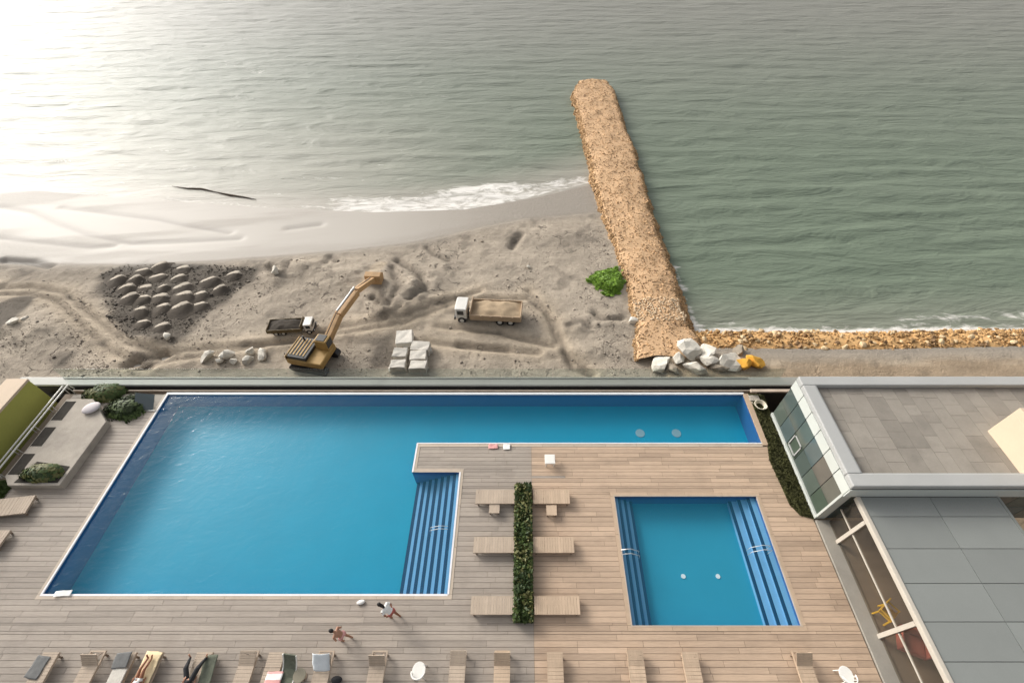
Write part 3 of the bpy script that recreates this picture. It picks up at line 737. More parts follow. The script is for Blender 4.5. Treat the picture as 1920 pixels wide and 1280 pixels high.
# fascia panels and panes along the pool side
nf = 6; fy = [Lp*k/nf for k in range(nf+1)]
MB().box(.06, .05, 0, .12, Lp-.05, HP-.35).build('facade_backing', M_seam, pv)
pane_col = [(.070, .090, .080), (.085, .105, .088), (.080, .108, .108), (.105, .106, .088), (.066, .088, .066), (.112, .104, .088)]  # bluish, greenish and brownish reflections put into the pane base colours
M_panes = []
for k, c_ in enumerate(pane_col):
    g = G('facade_glass'); M_panes.append(g.set(col=g.mix(g.noise(.8, 3), tuple(x*.8 for x in c_), tuple(x*1.25 for x in c_)), rough=.12, spec=.6))
order = [4, 3, 1, 5, 0, 2, 4, 1, 2, 0, 1, 0]
for k in range(nf):
    MB().box(0.0, fy[k]+.025, HP-1.05, .055, fy[k+1]-.025, HP-.36).build('fascia_panel', M_panel, pv)
    for j, (z0, z1) in enumerate(((.30, 1.55), (1.57, HP-1.08))):
        MB().box(.03, fy[k]+.02, z0, .055, fy[k+1]-.02, z1).build('glass_pane', M_panes[order[(k*2+j) % 12]], pv)
MB().box(-.05, 0, 0, .05, Lp, .28).build('facade_sill', M_panel, pv)
# frame of one opened light
fr = MB(); y0 = fy[3]+.12; y1 = fy[4]-.1
for r_ in ((y0, .5, y1, .56), (y0, 1.46, y1, 1.52), (y0, .5, y0+.07, 1.52), (y1-.07, .5, y1, 1.52)): fr.box(-.02, r_[0], r_[1], .03, r_[2], r_[3])
fr.build('window_frame', M_coping_al, pv)
# near face of the pavilion
MB().box(.0, -.06, HP-1.05, W, -.004, HP-.36).build('front_fascia', M_panel, pv)
MB().box(.0, .004, 0, .5, .12, HP-1.06).build('corner_panel', M_panel, pv)
for k in range(14):
    a = .55+k*1.4
    MB().box(a, .02, 1.52, a+1.36, .05, HP-1.08).build('glass_pane', M_panes[k % 6], pv)
    MB().box(a, .02, .1, a+1.36, .05, 1.48).build('glass_pane', M_panes[(k+2) % 6], pv)
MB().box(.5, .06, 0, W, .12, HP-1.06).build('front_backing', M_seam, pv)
# roof tiles: staggered slabs in strips running away from the pool
tm = MB().box(0, 0, 0, 1, 1, .03).mesh('roof_tile'); tm.materials.append(M_roof)
x = cpw+.06; r2 = random.Random(3)
while x < 14.5:
    wd = r2.choice((.74, .8, .95)); yy = cpw*.92+.05+.0
    first = True
    while yy < Lp-.68:
        L = r2.choice((.7, .95, 1.25, 1.5)); L = min(L, Lp-.66-yy)
        if L < .06: break
        place_me('roof_tile', tm, pv, (x+.006, yy+.006, HP-.318+r2.uniform(-.004, .004)), (0, 0, 0), (wd-.014, L-.014, 1)); yy += L
    x += wd
# cream roof unit
cu = thing('roof_unit', 'cream rendered box with hollow grey top standing on the pavilion roof', 'roof structure', (24.5, 10.35, HP-.29))
mb = MB(); uw, ul, uh = 6.0, 2.6, 2.15
mb.box(0, 0, 0, uw, ul, uh-.4)
mb.box(0, 0, uh-.399, .34, ul, uh); mb.box(.341, 0, uh-.399, uw, .34, uh); mb.box(.341, ul-.34, uh-.399, uw, ul, uh)
mb.build('unit_wall', M_cream, cu, bevel=.015)
MB().box(.35, .35, uh-.398, uw, ul-.35, uh-.36).build('unit_top', M_roof, cu)

# green strip along the pavilion foot
ls = thing('planting_strip', 'mossy olive green planting strip at the foot of the pavilion facade', 'planting strip')
poly = [(15.72, 9.55)]+[(b+.02, a) for a, b in strip_edge]+[(14.85, 17.9), (15.75, 17.9)]
poly = px([(1392, 738), (1432, 830), (1442, 862), (1462, 905), (1480, 945), (1500, 966), (1524, 972)], 0)
poly = [(max(a, 14.86) if b > 14.3 else a, b) for a, b in poly]+[(15.80, 9.8), (15.80, 17.9)]
MB().prism(poly, -.034, .02).build('moss_bed', M_moss, ls)
gp = []
r = np.random.RandomState(4); Pp = r.rand(9000, 2)*[2.2, 8.6]+[14.0, 9.6]; ok = inpoly(Pp[:, 0], Pp[:, 1], poly); Pp = Pp[ok]
leaves('grass_blades', np.c_[Pp, np.full(len(Pp), .045)], .07, M('strip_grass', (.060, .060, .018), .9, .4, 2, 0), ls, 2, .1, 2.5)
# beige frame between pool end and strip, hose reel
MB().box(14.52, 14.2, -.034, 14.84, 18.0, .05).build('edge_curb', M_coping_w, ls)
hr = thing('garden_hose', 'pale garden hose coiled beside the far corner of the pool', 'hose', (15.28, 17.0, .03))
pts = []
for k in range(90): a = k*.42; rr = .24+.0016*k; pts.append((rr*math.cos(a), rr*math.sin(a), .04+.0022*k))
MB().tube(pts, .032, 6).build('coil', M_hose, hr, smooth=True)
MB().tube([(-.25, 0, .02), (-.4, .3, .02), (-.3, .6, .02), (-.1, .8, .02)], .03, 6).build('loose_end', M_hose, hr, smooth=True)
sl = MB().box(-.32, -.22, 0, .32, .22, .09).build('stone_slab', M_conc, bevel=.02); sl.location = (15.12, 17.62, .022); tag(sl, 'pale rough stone slab in the corner between pool end and pavilion', 'stone slab')
rl = MB().box(14.9, 17.9, .3, 18.0, 18.1, .42).build('cross_beam', M_ledge); tag(rl, 'beige cross beam joining the pool corner to the pavilion', 'beam')

# ------------------------------------------------------------------ glazed walkway with grey sheet roof
HC = 3.0; KX0, KX1 = 16.42, 23.3; KY1 = 9.66; KY0 = -3.0
cn = thing('glazed_walkway', 'low glazed walkway with grey sheet metal roof joined to the pavilion', 'building', (KX0, 0, 0))
ysm = [at(1700, v, HC)[1] for v in (1240, 1165, 1093, 1028, 968)]; ysm = [-2.9, -1.4, .05, 1.5]+ysm+[KY1]
MB().box(.1, KY0, HC-.16, KX1-KX0-.02, KY1, HC-.06).build('roof_deck', M_seam, cn)
xc = 3.55
for a, b in zip(ysm[:-1], ysm[1:]):
    MB().box(.14, a+.012, HC-.059, xc-.012, b-.012, HC).build('roof_panel', M_sheet, cn)
    MB().box(xc+.012, a+.012, HC-.059, KX1-KX0-.03, b-.012, HC-.002).build('roof_panel', M_sheet, cn)
MB().box(-.08, KY0, HC-.22, .13, KY1, HC+.05).build('edge_beam', M_mull, cn, bevel=.03)
MB().box(KX1-KX0-.02, KY0, HC-.2, KX1-KX0+.1, KY1, HC+.02).build('eaves_trim', M_sheet, cn)
MB().box(-.68, KY0, -.03, .10, KY1, .10).build('plinth', M_plinth, cn, bevel=.02)
MB().box(.101, KY0, -.6, KX1-KX0, KY1, .03).build('inner_floor', M_floor_in, cn)
mys = [8.5, 4.3, .1]
for k, y0 in enumerate(mys):
    MB().box(-.10, y0-.09, .10, .06, y0+.09, HC-.22).build('mullion', M_mull, cn)
MB().box(-.05, KY0, 1.45, .03, KY1, 1.52).build('transom', M_mull, cn)
lims = [KY1]+mys
for b, a in zip(lims[:-1], lims[1:]):
    for z0, z1 in ((.11, 1.44), (1.53, HC-.23)): MB().box(-.012, a+.10, z0, .012, b-.10, z1).build('glass_pane', M_pane, cn)
MB().box(KX1-KX0-.16, KY0, .03, KX1-KX0-.06, KY1, HC-.2).build('back_wall', M_plinth, cn)
# yellow chair and red draped chair behind the glass
def chair(name, label, loc, rz, m_, cat='chair'):
    t_ = thing(name, label, cat, loc, rz)
    MB().box(-.24, -.24, .42, .24, .24, .47).build('seat', m_, t_, bevel=.02)
    MB().cbox((0, .26, .72), (.46, .04, .5), (-.15, 0, 0)).build('backrest', m_, t_, bevel=.015)
    for a in (-.2, .2):
        for b in (-.2, .2): MB().tube([(a, b, .42), (a*1.15, b*1.15, 0)], .034, 6).build('leg', m_, t_)
        MB().tube([(a*1.2, .24, .66), (a*1.25, -.18, .66), (a*1.2, -.2, .44)], .036, 6).build('armrest', m_, t_)
    return t_
x, y, _ = at(1660, 1150, .4); chair('yellow_chair', 'bright yellow chair seen through the glass of the walkway', (x, y, .03), .6, M_yellow).scale = (1.25,)*3
x, y, _ = at(1712, 1205, .4)
sf = thing('armchair', 'armchair under a red cloth behind the walkway glass', 'armchair', (x, y, .03), -.4)
MB().box(-.45, -.45, .1, .45, .35, .42).build('seat', M_redcl, sf, bevel=.05); MB().box(-.45, .36, .1, .45, .58, .95).build('backrest', M_redcl, sf, bevel=.06)
for a in (-.55, .46): MB().box(a, -.45, .1, a+.1, .55, .62).build('armrest', M_redcl, sf, bevel=.03)
for a in (-.4, .4):
    for b in (-.35, .45): MB().tube([(a, b, 0), (a, b, .1)], .03, 6).build('leg', M_leg, sf)

# ------------------------------------------------------------------ left side: olive wall, service lane, handrails, planter
yb = thing('olive_wall', 'thick olive green wall block with a broad cream top at the left edge', 'wall', (-31.06, 17.8, -.9))
MB().box(-1.25, -14, 0, 0, 0, 2.62).build('wall_body', M_green, yb)
MB().box(-1.33, -14, 2.622, .03, .03, 2.78).build('wall_cap', M_cream, yb, bevel=.02)
sv = MB().box(-31.05, 3.0, -4.5, -30.21, 18.1, -.9).build('service_lane', M_asph); tag(sv, kind='structure')
lw = MB().box(-40, 3, -4.5, -32.4, 18, -1.2).build('left_terrace', M_conc); tag(lw, kind='structure')
hrl = thing('handrail', 'pair of white handrails beside the dark lane and the planter', 'handrail', (-29.8, 0, 0))
for x_, z_ in ((-.22, .62), (.18, .72)):
    MB().tube([(x_, 12.0, z_-.5), (x_, 12.05, z_), (x_, 18.2, z_), (x_, 18.3, z_-.5)], .045, 8).build('rail_bar', M_white, hrl, smooth=True)
for k in range(5):
    for x_, z_ in ((-.22, .62), (.18, .72)):
        y_ = 12.1+k*1.5; MB().tube([(x_, y_, -.5 if x_ < 0 else -.03), (x_, y_, z_)], .025, 6).build('rail_post', M_steel, hrl)
pl = thing('planter', 'long pale concrete planter wall with dark soil slots beside the handrails', 'planter', (0, 0, 0))
po = [(-28.75, 11.45), (-25.85, 11.45), (-25.75, 15.6), (-27.6, 17.3), (-29.3, 17.3), (-29.3, 12.0)]
MB().prism(po, -.03, .44).build('planter_body', M_conc, pl, bevel=.03)
for a, b in ((12.1, 13.4), (13.9, 15.2), (15.7, 17.1)):
    MB().box(-29.22, a, .445, -28.55, b, .452).build('soil_slot', M_soil, pl)
MB().prism([(-28.5, 11.6), (-26.05, 11.6), (-26.0, 12.6), (-28.1, 12.9)], .445, .455).build('soil_bed', M_soil, pl)
def shrub(name, label, c, r3, n, seed, group=None, lean=(0, 1, 2), cat='shrub', sz=.11):
    t_ = thing(name, label, cat, c, 0, group)
    for k in lean: leaves('foliage', blobpts(n//len(lean), (0, 0, 0), r3, seed+k), sz, M_leaf[k], t_, seed+k)
    s_ = MB()
    for k in range(5): s_.tube([(0, 0, 0), (rng.uniform(-.5, .5)*r3[0], rng.uniform(-.5, .5)*r3[1], r3[2]*.7)], [.03, .01], 5)
    s_.build('stem', M_bark, t_); return t_
shrub('shrub', 'leafy green shrub growing at the near end of the concrete planter', (-27.2, 12.15, .45), (1.15, .55, .55), 2600, 5)
shrub('shrub', 'bright green shrub behind the pale cushion at the parapet', (-27.6, 18.0, -.05), (1.3, .75, .6), 2600, 15, lean=(1, 2))
shrub('shrub', 'dense dark green bush by the far left corner of the pool', (-25.4, 16.9, -.03), (1.5, 1.1, .55), 4000, 25, lean=(0, 0, 1))
gpn = thing('glass_screen', 'dark tinted glass screen leaning by the far left pool corner', 'glass screen', (-24.2, 17.1, 0))
MB().cbox((0, 0, .45), (1.3, .02, 1.0), (-.9, 0, -.1)).build('pane', glass('dark_glass', (.30, .36, .38), .5), gpn)
MB().box(-.7, -.45, -.03, .7, -.4, .06).build('foot_rail', M_steel, gpn)
cs = MB(); cs.ell((0, 0, .14), (.52, .42, .15), 16, 8); cs = cs.build('cushion', M('cushion_pale', (.60, .55, .55), .8, .06), smooth=True); cs.location = at(173, 766, .48)[:2]+(.44,); cs.rotation_euler = (0, 0, .5)
tag(cs, 'pale pinkish rounded cushion on the far end of the concrete planter', 'cushion')
lawn = MB().box(-30.2, 8.9, -.034, -28.95, 11.9, .0).build('lawn', M('lawn_soil', (.03, .05, .012), .95)); tag(lawn, kind='structure')
r = np.random.RandomState(6); Pp = np.c_[r.rand(5000)*1.25-30.2, r.rand(5000)*3+8.9, np.full(5000, .04)]
gg = leaves('grass', Pp, .09, M_leaf[1], None, 6, .2, 2.2)

# ------------------------------------------------------------------ loungers
def lounger(label, loc, rz, back=0.0, m_=None, group='wooden sun loungers', L=2.05, wd=.70, hgt=.34, cushion=None):
    """sun lounger: head end at +y; back = backrest tilt in degrees"""
    m_ = m_ or M_wood
    t_ = thing('sun_lounger', label, 'sun lounger', loc, rz, group)
    hinge = L*.22
    fr = MB()
    for x_ in (-wd/2+.03, wd/2-.03): fr.box(x_-.03, -L/2, hgt-.10, x_+.03, L/2, hgt-.02)
    for y_ in (-L/2+.03, L/2-.03): fr.box(-wd/2+.061, y_-.03, hgt-.10, wd/2-.061, y_+.03, hgt-.02)
    fr.build('frame', m_, t_)
    s_ = MB(); n = 11; y0 = -L/2; pit = (hinge-y0)/n
    for k in range(n): s_.box(-wd/2, y0+pit*k+.006, hgt-.019, wd/2, y0+pit*(k+1)-.006, hgt+.012)
    s_.build('seat', m_, t_)
    s_ = MB(); n = 6; bl = L/2-hinge; pit = bl/n
    for k in range(n): s_.box(-wd/2, pit*k+.006, 0, wd/2, pit*(k+1)-.006, .032)
    for x_ in (-wd/2+.06, wd/2-.06): s_.box(x_-.02, 0, -.03, x_+.02, bl, -.001)
    b = s_.build('backrest', m_, t_); b.location = (0, hinge+.01, hgt-.016); b.rotation_euler = (R(back), 0, 0)
    if back > 8:
        s2 = MB()
        for x_ in (-.2, .2): s2.beam((x_, hinge+bl*.62*math.cos(R(back)), hgt+bl*.62*math.sin(R(back))-.04), (x_, hinge+bl*.85, hgt-.05), .03)
        s2.build('strut', M_leg, t_)
    for x_ in (-wd/2+.05, wd/2-.05):
        for y_ in (-L/2+.15, L/2-.15): MB().box(x_-.035, y_-.035, 0, x_+.035, y_+.035, hgt-.101).build('leg', M_leg, t_)
    if cushion: MB().box(-wd/2+.03, -L/2+.04, hgt+.014, wd/2-.03, hgt*0+hinge-.02, hgt+.07).build('mattress', cushion, t_, bevel=.025)
    return t_
rows = [(930, 'farthest from the camera', 892, 965, 1000, 1068), (1020, 'in the middle of the row', 888, 965, 1000, 1076), (1133, 'nearest the bottom edge', 883, 964, 1002, 1087)]
nth = ['top', 'middle', 'bottom']
for i, (v, wh, a, b, c_, d_) in enumerate(rows):
    for side, (u0, u1, m_) in (('left', (a, b, M_wood)), ('right', (c_, d_, M_woodw))):
        p0, p1 = at(u0, v, .34), at(u1, v, .34)
        sgn = math.pi/2 if side == 'right' else -math.pi/2
        lounger(f'{"grey" if side=="left" else "warm brown"} wooden lounger, {["first","second","third"][i]} from the sea on the {"big pool" if side=="left" else "small pool"} side of the hedge',
                ((p0[0]+p1[0])/2, p0[1]-.02, 0), sgn, 0 if side == 'left' or i != 0 else 0, m_, 'loungers set crosswise along the hedge', L=p1[0]-p0[0], wd=.78)
def side_table(label, loc, sz, m_):
    t_ = thing('side_table', label, 'side table', loc, 0, 'small side tables by the loungers')
    MB().box(-sz/2, -sz/2, .26, sz/2, sz/2, .30).build('table_top', m_, t_)
    for a in (-1, 1):
        for b in (-1, 1): MB().box(a*(sz/2-.06)-.025, b*(sz/2-.06)-.025, 0, a*(sz/2-.06)+.025, b*(sz/2-.06)+.025, .259).build('leg', M_leg, t_)
x, y, _ = at(927, 950, .3); side_table('small square table in front of the farthest lounger beside the big pool steps', (x, y-.05, 0), .56, M_wood)
x, y, _ = at(1034, 954, .3); side_table('small square table in front of the farthest lounger beside the small pool', (x, y-.05, 0), .56, M_woodw)
# left edge loungers
lounger('flat grey lounger at the left edge beside the planter, nearest the sea', (-28.3, 10.25, 0), -math.pi/2+.12, 0, M_wood, 'loungers at the left edge of the deck', L=3.0, wd=1.0)
lounger('flat grey lounger at the left edge, second from the planter', (-28.35, 8.55, 0), -math.pi/2, 0, M_wood, 'loungers at the left edge of the deck', L=3.0, wd=.95)
lounger('flat grey lounger at the left edge, third from the planter', (-28.9, 7.0, 0), -math.pi/2, 0, M_wood, 'loungers at the left edge of the deck', L=2.6, wd=.9)

# bottom row: head end towards the sea
def brow(u, v=1222, z=.34):
    x, y, _ = at(u, v, z); return x, y
bottom = [
    (97, 'lounger with a dark grey cloth on its end, leftmost of the bottom row', 0, M_wood, None),
    (182, 'lounger with raised back in deep shade, second from the left in the bottom row', 50, M_wood, None),
    (242, 'lounger with a pale grey mattress and dark cloth, left of the sunbather', 0, M_wood, M_conc_lt),
    (292, 'lounger under the yellow towel of the sunbather', 0, M_wood, None),
    (385, 'lounger under the person with dark leggings and red top', 0, M_wood, None),
    (470, 'lounger with a bent metal bar at its end, right of the person in red', 25, M_wood, None),
    (520, 'lounger with a pink and white towel, left of the green curved seat', 0, M_wood, None),
    (612, 'lounger with a bluish white towel over its raised back', 48, M_wood, None),
    (712, 'empty lounger with steeply raised back, right of the white towel', 55, M_wood, None),
    (860, 'empty lounger right of the white chair with its back slightly raised', 22, M_wood, None),
    (942, 'pale beige lounger with raised flat back standing on the grey and warm deck seam', 38, M_woodw, None),
    (1040, 'empty flat warm brown lounger, first on the warm deck in the bottom row', 6, M_woodw, None),
    (1190, 'empty flat warm brown lounger below the left steps of the small pool', 10, M_woodw, None),
    (1292, 'empty flat warm brown lounger below the middle of the small pool', 6, M_woodw, None),
    (1500, 'brown lounger with curved raised back below the right steps of the small pool', 40, M_woodw, None)]
for u, lab, bk, m_, cu_ in bottom:
    x, y = brow(u); Lg = 2.05
    lounger(lab, (x, y-Lg/2*(1 if bk < 8 else .93), 0), 0.0, bk, m_, 'loungers in the row along the bottom edge', L=Lg, cushion=cu_)
def cloth(name, label, cat, loc, sx, sy, m_, rot=(0, 0, 0), th=.03, drape=0.0, seed=1, stripe=None):
    n = 12; V = []; Fc = []
    r = np.random.RandomState(seed)
    gx_, gy_ = np.meshgrid(np.linspace(-sx/2, sx/2, n), np.linspace(-sy/2, sy/2, n))
    z = .05*fbm(gx_*5+seed, gy_*5, seed)-drape*(np.abs(gx_)/(sx/2))**6*.2
    gx_ = gx_+(fbm(gx_*3, gy_*3, seed+3)-.5)*.10; gy_ = gy_+(fbm(gx_*3+9, gy_*3, seed+4)-.5)*.10
    V = np.stack([gx_, gy_, z], -1).reshape(-1, 3); i = np.arange(n*n).reshape(n, n)
    Fc = np.stack([i[:-1, :-1], i[:-1, 1:], i[1:, 1:], i[1:, :-1]], -1).reshape(-1, 4)
    o = npmesh(name, V, Fc, m_, smooth=True); s_ = o.modifiers.new('s', 'SOLIDIFY'); s_.thickness = .012; s_.offset = 1
    o.location = loc; o.rotation_euler = rot
    if stripe: o.data.materials.append(stripe); o.data.polygons.foreach_set('material_index', [1 if (k // (n-1)) % 5 in (0, 1) else 0 for k in range(len(Fc))])
    return tag(o, label, cat)
x, y = brow(88); cloth('towel', 'dark grey cloth bunched on the leftmost lounger of the bottom row', 'towel', (x, y-.55, .36), .62, .8, M_fab_g, (0, 0, -.1), seed=3)
x, y = brow(236); cloth('towel', 'dark grey cloth over the end of the mattress lounger left of the sunbather', 'towel', (x+.05, y-.3, .42), .64, .6, M_fab_g, (0, 0, .1), seed=4)
x, y = brow(290); cloth('towel', 'yellow towel spread under the sunbather', 'towel', (x, y-.95, .36), .72, 1.95, M_fab_y, (0, 0, -.06), seed=5)
x, y = brow(398); cloth('towel', 'green and grey patterned towel on the lounger of the person in red', 'towel', (x+.12, y-.7, .36), .55, 1.2, M_fab_gr, (0, 0, .12), seed=6)
x, y = brow(522, 1258); cloth('towel', 'pink and white striped towel on the lounger left of the green seat', 'towel', (x-.1, y-.4, .36), .7, .8, M_fab_w, (0, 0, 0), seed=7, stripe=M_fab_p)
x, y = brow(612); a = R(48); bl = .6
cloth('towel', 'bluish white towel hung over the raised back of a lounger', 'towel', (x-.02, y-.42, .66), .74, .80, M_fab_b, (a, 0, 0), drape=.3, seed=8)
bg_ = thing('bag', 'black rounded bag standing right of the lounger with the white towel', 'bag', at(632, 1274, .1)[:2]+(0,))
mb = MB(); mb.ell((0, 0, .16), (.24, .15, .17), 14, 8); mb.build('bag_body', M_fab_dk, bg_, smooth=True)
MB().tube([(-.12, 0, .3), (-.08, 0, .42), (.08, 0, .42), (.12, 0, .3)], .012, 6).build('strap', M_fab_dk, bg_)
x, y = brow(465, 1228); ba = MB().tube([(-.12, -.1, .36), (-.10, .05, .52), (.1, .02, .52), (.2, -.08, .38)], .03, 6).build('metal_bar', M_fab_dk, smooth=True); ba.location = (x, y, 0); tag(ba, 'short bent dark bar at the end of the lounger right of the person in red', 'bar')
# green curved seat with white rim, round table
x, y = brow(548, 1235); gs = thing('curved_seat', 'green curved lounge seat with a white rim between two loungers', 'seat', (x, y-.65, 0), -.12)
sec = [(-.60, .38), (-.3, .30), (0, .30), (.3, .42), (.55, .68), (.72, .98)]
V = [(sx_, yy, zz) for yy, zz in sec for sx_ in (-.28, .28)]; Fc = [(2*i, 2*i+1, 2*i+3, 2*i+2) for i in range(len(sec)-1)]
o = MB().add(V, Fc).build('seat_shell', M_fab_gr, gs, fix=False); o.modifiers.new('s', 'SOLIDIFY').thickness = .05
for sx_ in (-.30, .30): MB().tube([(sx_, yy, zz) for yy, zz in sec], .03, 6).build('rim', M_white, gs)
for sx_ in (-.22, .22):
    for yy, zz in ((-.5, .36), (.3, .40)): MB().tube([(sx_, yy, zz-.03), (sx_, yy, 0)], .025, 6).build('leg', M_leg, gs)
x, y = brow(563, 1266); rt = thing('round_table', 'olive round table beside the green curved seat', 'table', (x, y, 0))
MB().tube([(0, 0, .42), (0, 0, .46)], .27, 24).build('table_top', M_table, rt); MB().tube([(0, 0, .02), (0, 0, .42)], .04, 8).build('column', M_leg, rt); MB().tube([(0, 0, 0), (0, 0, .025)], .18, 16).build('base', M_leg, rt)
# white rounded plastic chairs
def wchair(label, u, v, rz):
    x, y, _ = at(u, v, .45); t_ = thing('plastic_chair', label, 'chair', (x, y, 0), rz, 'white rounded plastic chairs')
    po = [(.30*math.cos(a)*(1 if math.sin(a) > 0 else .95), .34*math.sin(a)+.02) for a in [2*math.pi*k/20 for k in range(20)]]
    MB().prism(po, .42, .46).build('seat', M_white, t_, bevel=.015)
    MB().tube([(.29*math.cos(a), .30*math.sin(a)-.02, .60+.16*abs(math.sin(a))) for a in [math.pi+math.pi*k/12 for k in range(13)]], .028, 8).build('back_rim', M_white, t_, smooth=True)
    for k in range(7): a = math.pi+math.pi*(k+.5)/7; MB().tube([(.27*math.cos(a), .29*math.sin(a), .45), (.29*math.cos(a), .30*math.sin(a)-.02, .60+.16*abs(math.sin(a)))], .016, 6).build('back_slat', M_white, t_)
    for a in (-.2, .2):
        for b in (-.2, .22): MB().tube([(a, b, .42), (a*1.2, b*1.2, 0)], .024, 6).build('leg', M_white, t_)
wchair('white plastic chair with rounded seat on the grey deck at the bottom edge', 785, 1258, 0)
wchair('white plastic chair with rounded seat on the warm deck beside the walkway', 1588, 1266, .1)
# white cube stool by the pool arm, towels at the pool edge
st_ = thing('stool', 'white square stool on the warm deck near the pool arm', 'stool', at(1031, 862, .3)[:2]+(0,))
MB().box(-.30, -.30, .36, .30, .30, .43).build('seat', M_white, st_, bevel=.03)
for a in (-.23, .23):
    for b in (-.23, .23): MB().tube([(a, b, .36), (a, b, 0)], .03, 6).build('leg', M_white, st_)
cloth('towel', 'crumpled pink and white towel lying on the deck tongue at the water edge', 'towel', (at(925, 834)[0], at(925, 834)[1]-.1, .02), .55, .32, M_fab_p, seed=12)
cloth('towel', 'folded cream towel lying on the deck tongue beside the crumpled one', 'towel', (at(950, 838)[0], at(950, 838)[1], .02), .42, .36, M_fab_w, seed=13)
cloth('towel', 'white towel slumped over the near left corner of the big pool', 'towel', (at(120, 1113)[0], at(120, 1113)[1]+.02, .04), 0.75, .26, M_fab_w, (0, 0, .1), seed=14)
fl = MB(); fl.ell((0, 0, .06), (.20, .11, .07), 14, 8); fl = fl.build('float', M_fab_w, smooth=True); fl.location = at(677, 1129)[:2]+(.0,); fl.rotation_euler = (0, 0, .2); tag(fl, 'small white float on the deck left of the person in white', 'float')

# ------------------------------------------------------------------ people
def body_mesh(name, J, mat, parent, voxel=.011, scale=1.0):
    """one continuous figure: tapered limbs, shaped trunk, head with face, five-fingered hands, fused by a remesh"""
    mb = MB(); V_ = lambda k: Vector(J[k])
    def limb(pts, rs, n=10):
        P = []; Q = []
        for i in range(len(pts)-1):
            for k in range(4):
                f_ = k/4; P.append(Vector(pts[i]).lerp(Vector(pts[i+1]), f_)); Q.append(rs[i]*(1-f_)+rs[i+1]*f_)
        P.append(Vector(pts[-1])); Q.append(rs[-1]); mb.tube(P, Q, n)
        for p, r_ in zip(pts, rs): mb.ell(p, r_*1.0, 10, 7)
    pel, che, nek, hea = V_('pelvis'), V_('chest'), V_('neck'), V_('head')
    for s in 'lr':
        sh, elb, wr = V_('sh'+s), V_('el'+s), V_('wr'+s); hp, kn, an = V_('hip'+s), V_('kn'+s), V_('an'+s)
        limb([sh, sh.lerp(elb, .3), elb, elb.lerp(wr, .3), wr], [.058, .052, .041, .042, .027])
        limb([hp, hp.lerp(kn, .4), kn, kn.lerp(an, .3), an], [.092, .080, .056, .058, .036])
        limb([an, V_('to'+s)], [.040, .030], 8); mb.ell(V_('to'+s), (.045, .045, .028), 10, 6)
        limb([che.lerp(nek, .55), sh], [.065, .060]); limb([pel, hp], [.11, .10])
        # hand
        d = (wr-elb).normalized(); up = Vector((0, 0, 1)) if abs(d.z) < .8 else Vector((0, 1, 0)); sd_ = d.cross(up).normalized(); pn = sd_.cross(d)
        m = Matrix((d, sd_, pn)).transposed(); pc = wr+d*.05; mb.ell(pc, (.052, .040, .018), 10, 7, m)
        for k, (o_, ln) in enumerate(((-.030, .062), (-.010, .074), (.010, .070), (.030, .054))):
            b0 = wr+d*.082+sd_*o_; b1 = b0+d*ln*.5-pn*.006; b2 = b1+d*ln*.45-pn*.020; mb.tube([b0-d*.03, b0, b1, b2], [.011, .0105, .0095, .007], 7)
        t0 = wr+d*.03+sd_*(-.03); mb.tube([t0, t0+d*.03-sd_*.026, t0+d*.062-sd_*.036-pn*.01], [.014, .012, .008], 7)
    ax = (che-pel); L = ax.length; d = ax.normalized(); lat = (V_('shr')-V_('shl')).normalized(); fw = lat.cross(d).normalized()
    m = Matrix((lat, fw, d)).transposed()
    for f_, a, b in ((0, .155, .110), (.2, .145, .10), (.4, .132, .092), (.6, .145, .10), (.8, .160, .112), (1.0, .165, .112), (1.2, .15, .095)):
        mb.ell(pel+d*L*f_, (a, b, .10), 14, 9, m)
    limb([che+d*.08, nek, nek.lerp(hea, .6)], [.07, .056, .052])
    hd_ = (hea-nek).normalized(); face = Vector(J['face']).normalized(); hl = face.cross(hd_).normalized(); face = hd_.cross(hl).normalized()
    m = Matrix((hl, face, hd_)).transposed(); hc = hea
    mb.ell(hc, (.075, .095, .112), 16, 11, m); mb.ell(hc+face*.03-hd_*.055, (.055, .062, .055), 12, 8, m)
    mb.ell(hc+face*.098-hd_*.012, (.014, .018, .022), 8, 6, m)
    for s in (-1, 1): mb.ell(hc+hl*s*.077-face*.005, (.012, .022, .032), 8, 6, m); mb.ell(hc+hl*s*.03+face*.082+hd_*.028, (.022, .012, .009), 8, 6, m)
    mb.ell(hc+face*.088-hd_*.052, (.026, .010, .009), 8, 6, m)
    o = mb.build(name, mat, parent, fix=True)
    rm = o.modifiers.new('r', 'REMESH'); rm.mode = 'VOXEL'; rm.voxel_size = voxel; rm.use_smooth_shade = True
    sm_ = o.modifiers.new('s', 'SMOOTH'); sm_.factor = .5; sm_.iterations = 4
    dg = bpy.context.evaluated_depsgraph_get(); me = bpy.data.meshes.new_from_object(o.evaluated_get(dg)); me.name = name
    o.modifiers.clear(); o.data = me
    # eyes
    ey = MB()
    for s in (-1, 1): ey.ell(hc+hl*s*.031+face*.086+hd_*.012, (.012, .010, .008), 10, 6, m)
    ey.build('eyes', M_fab_w, parent, smooth=True)
    return m, hc, hl, face, hd_
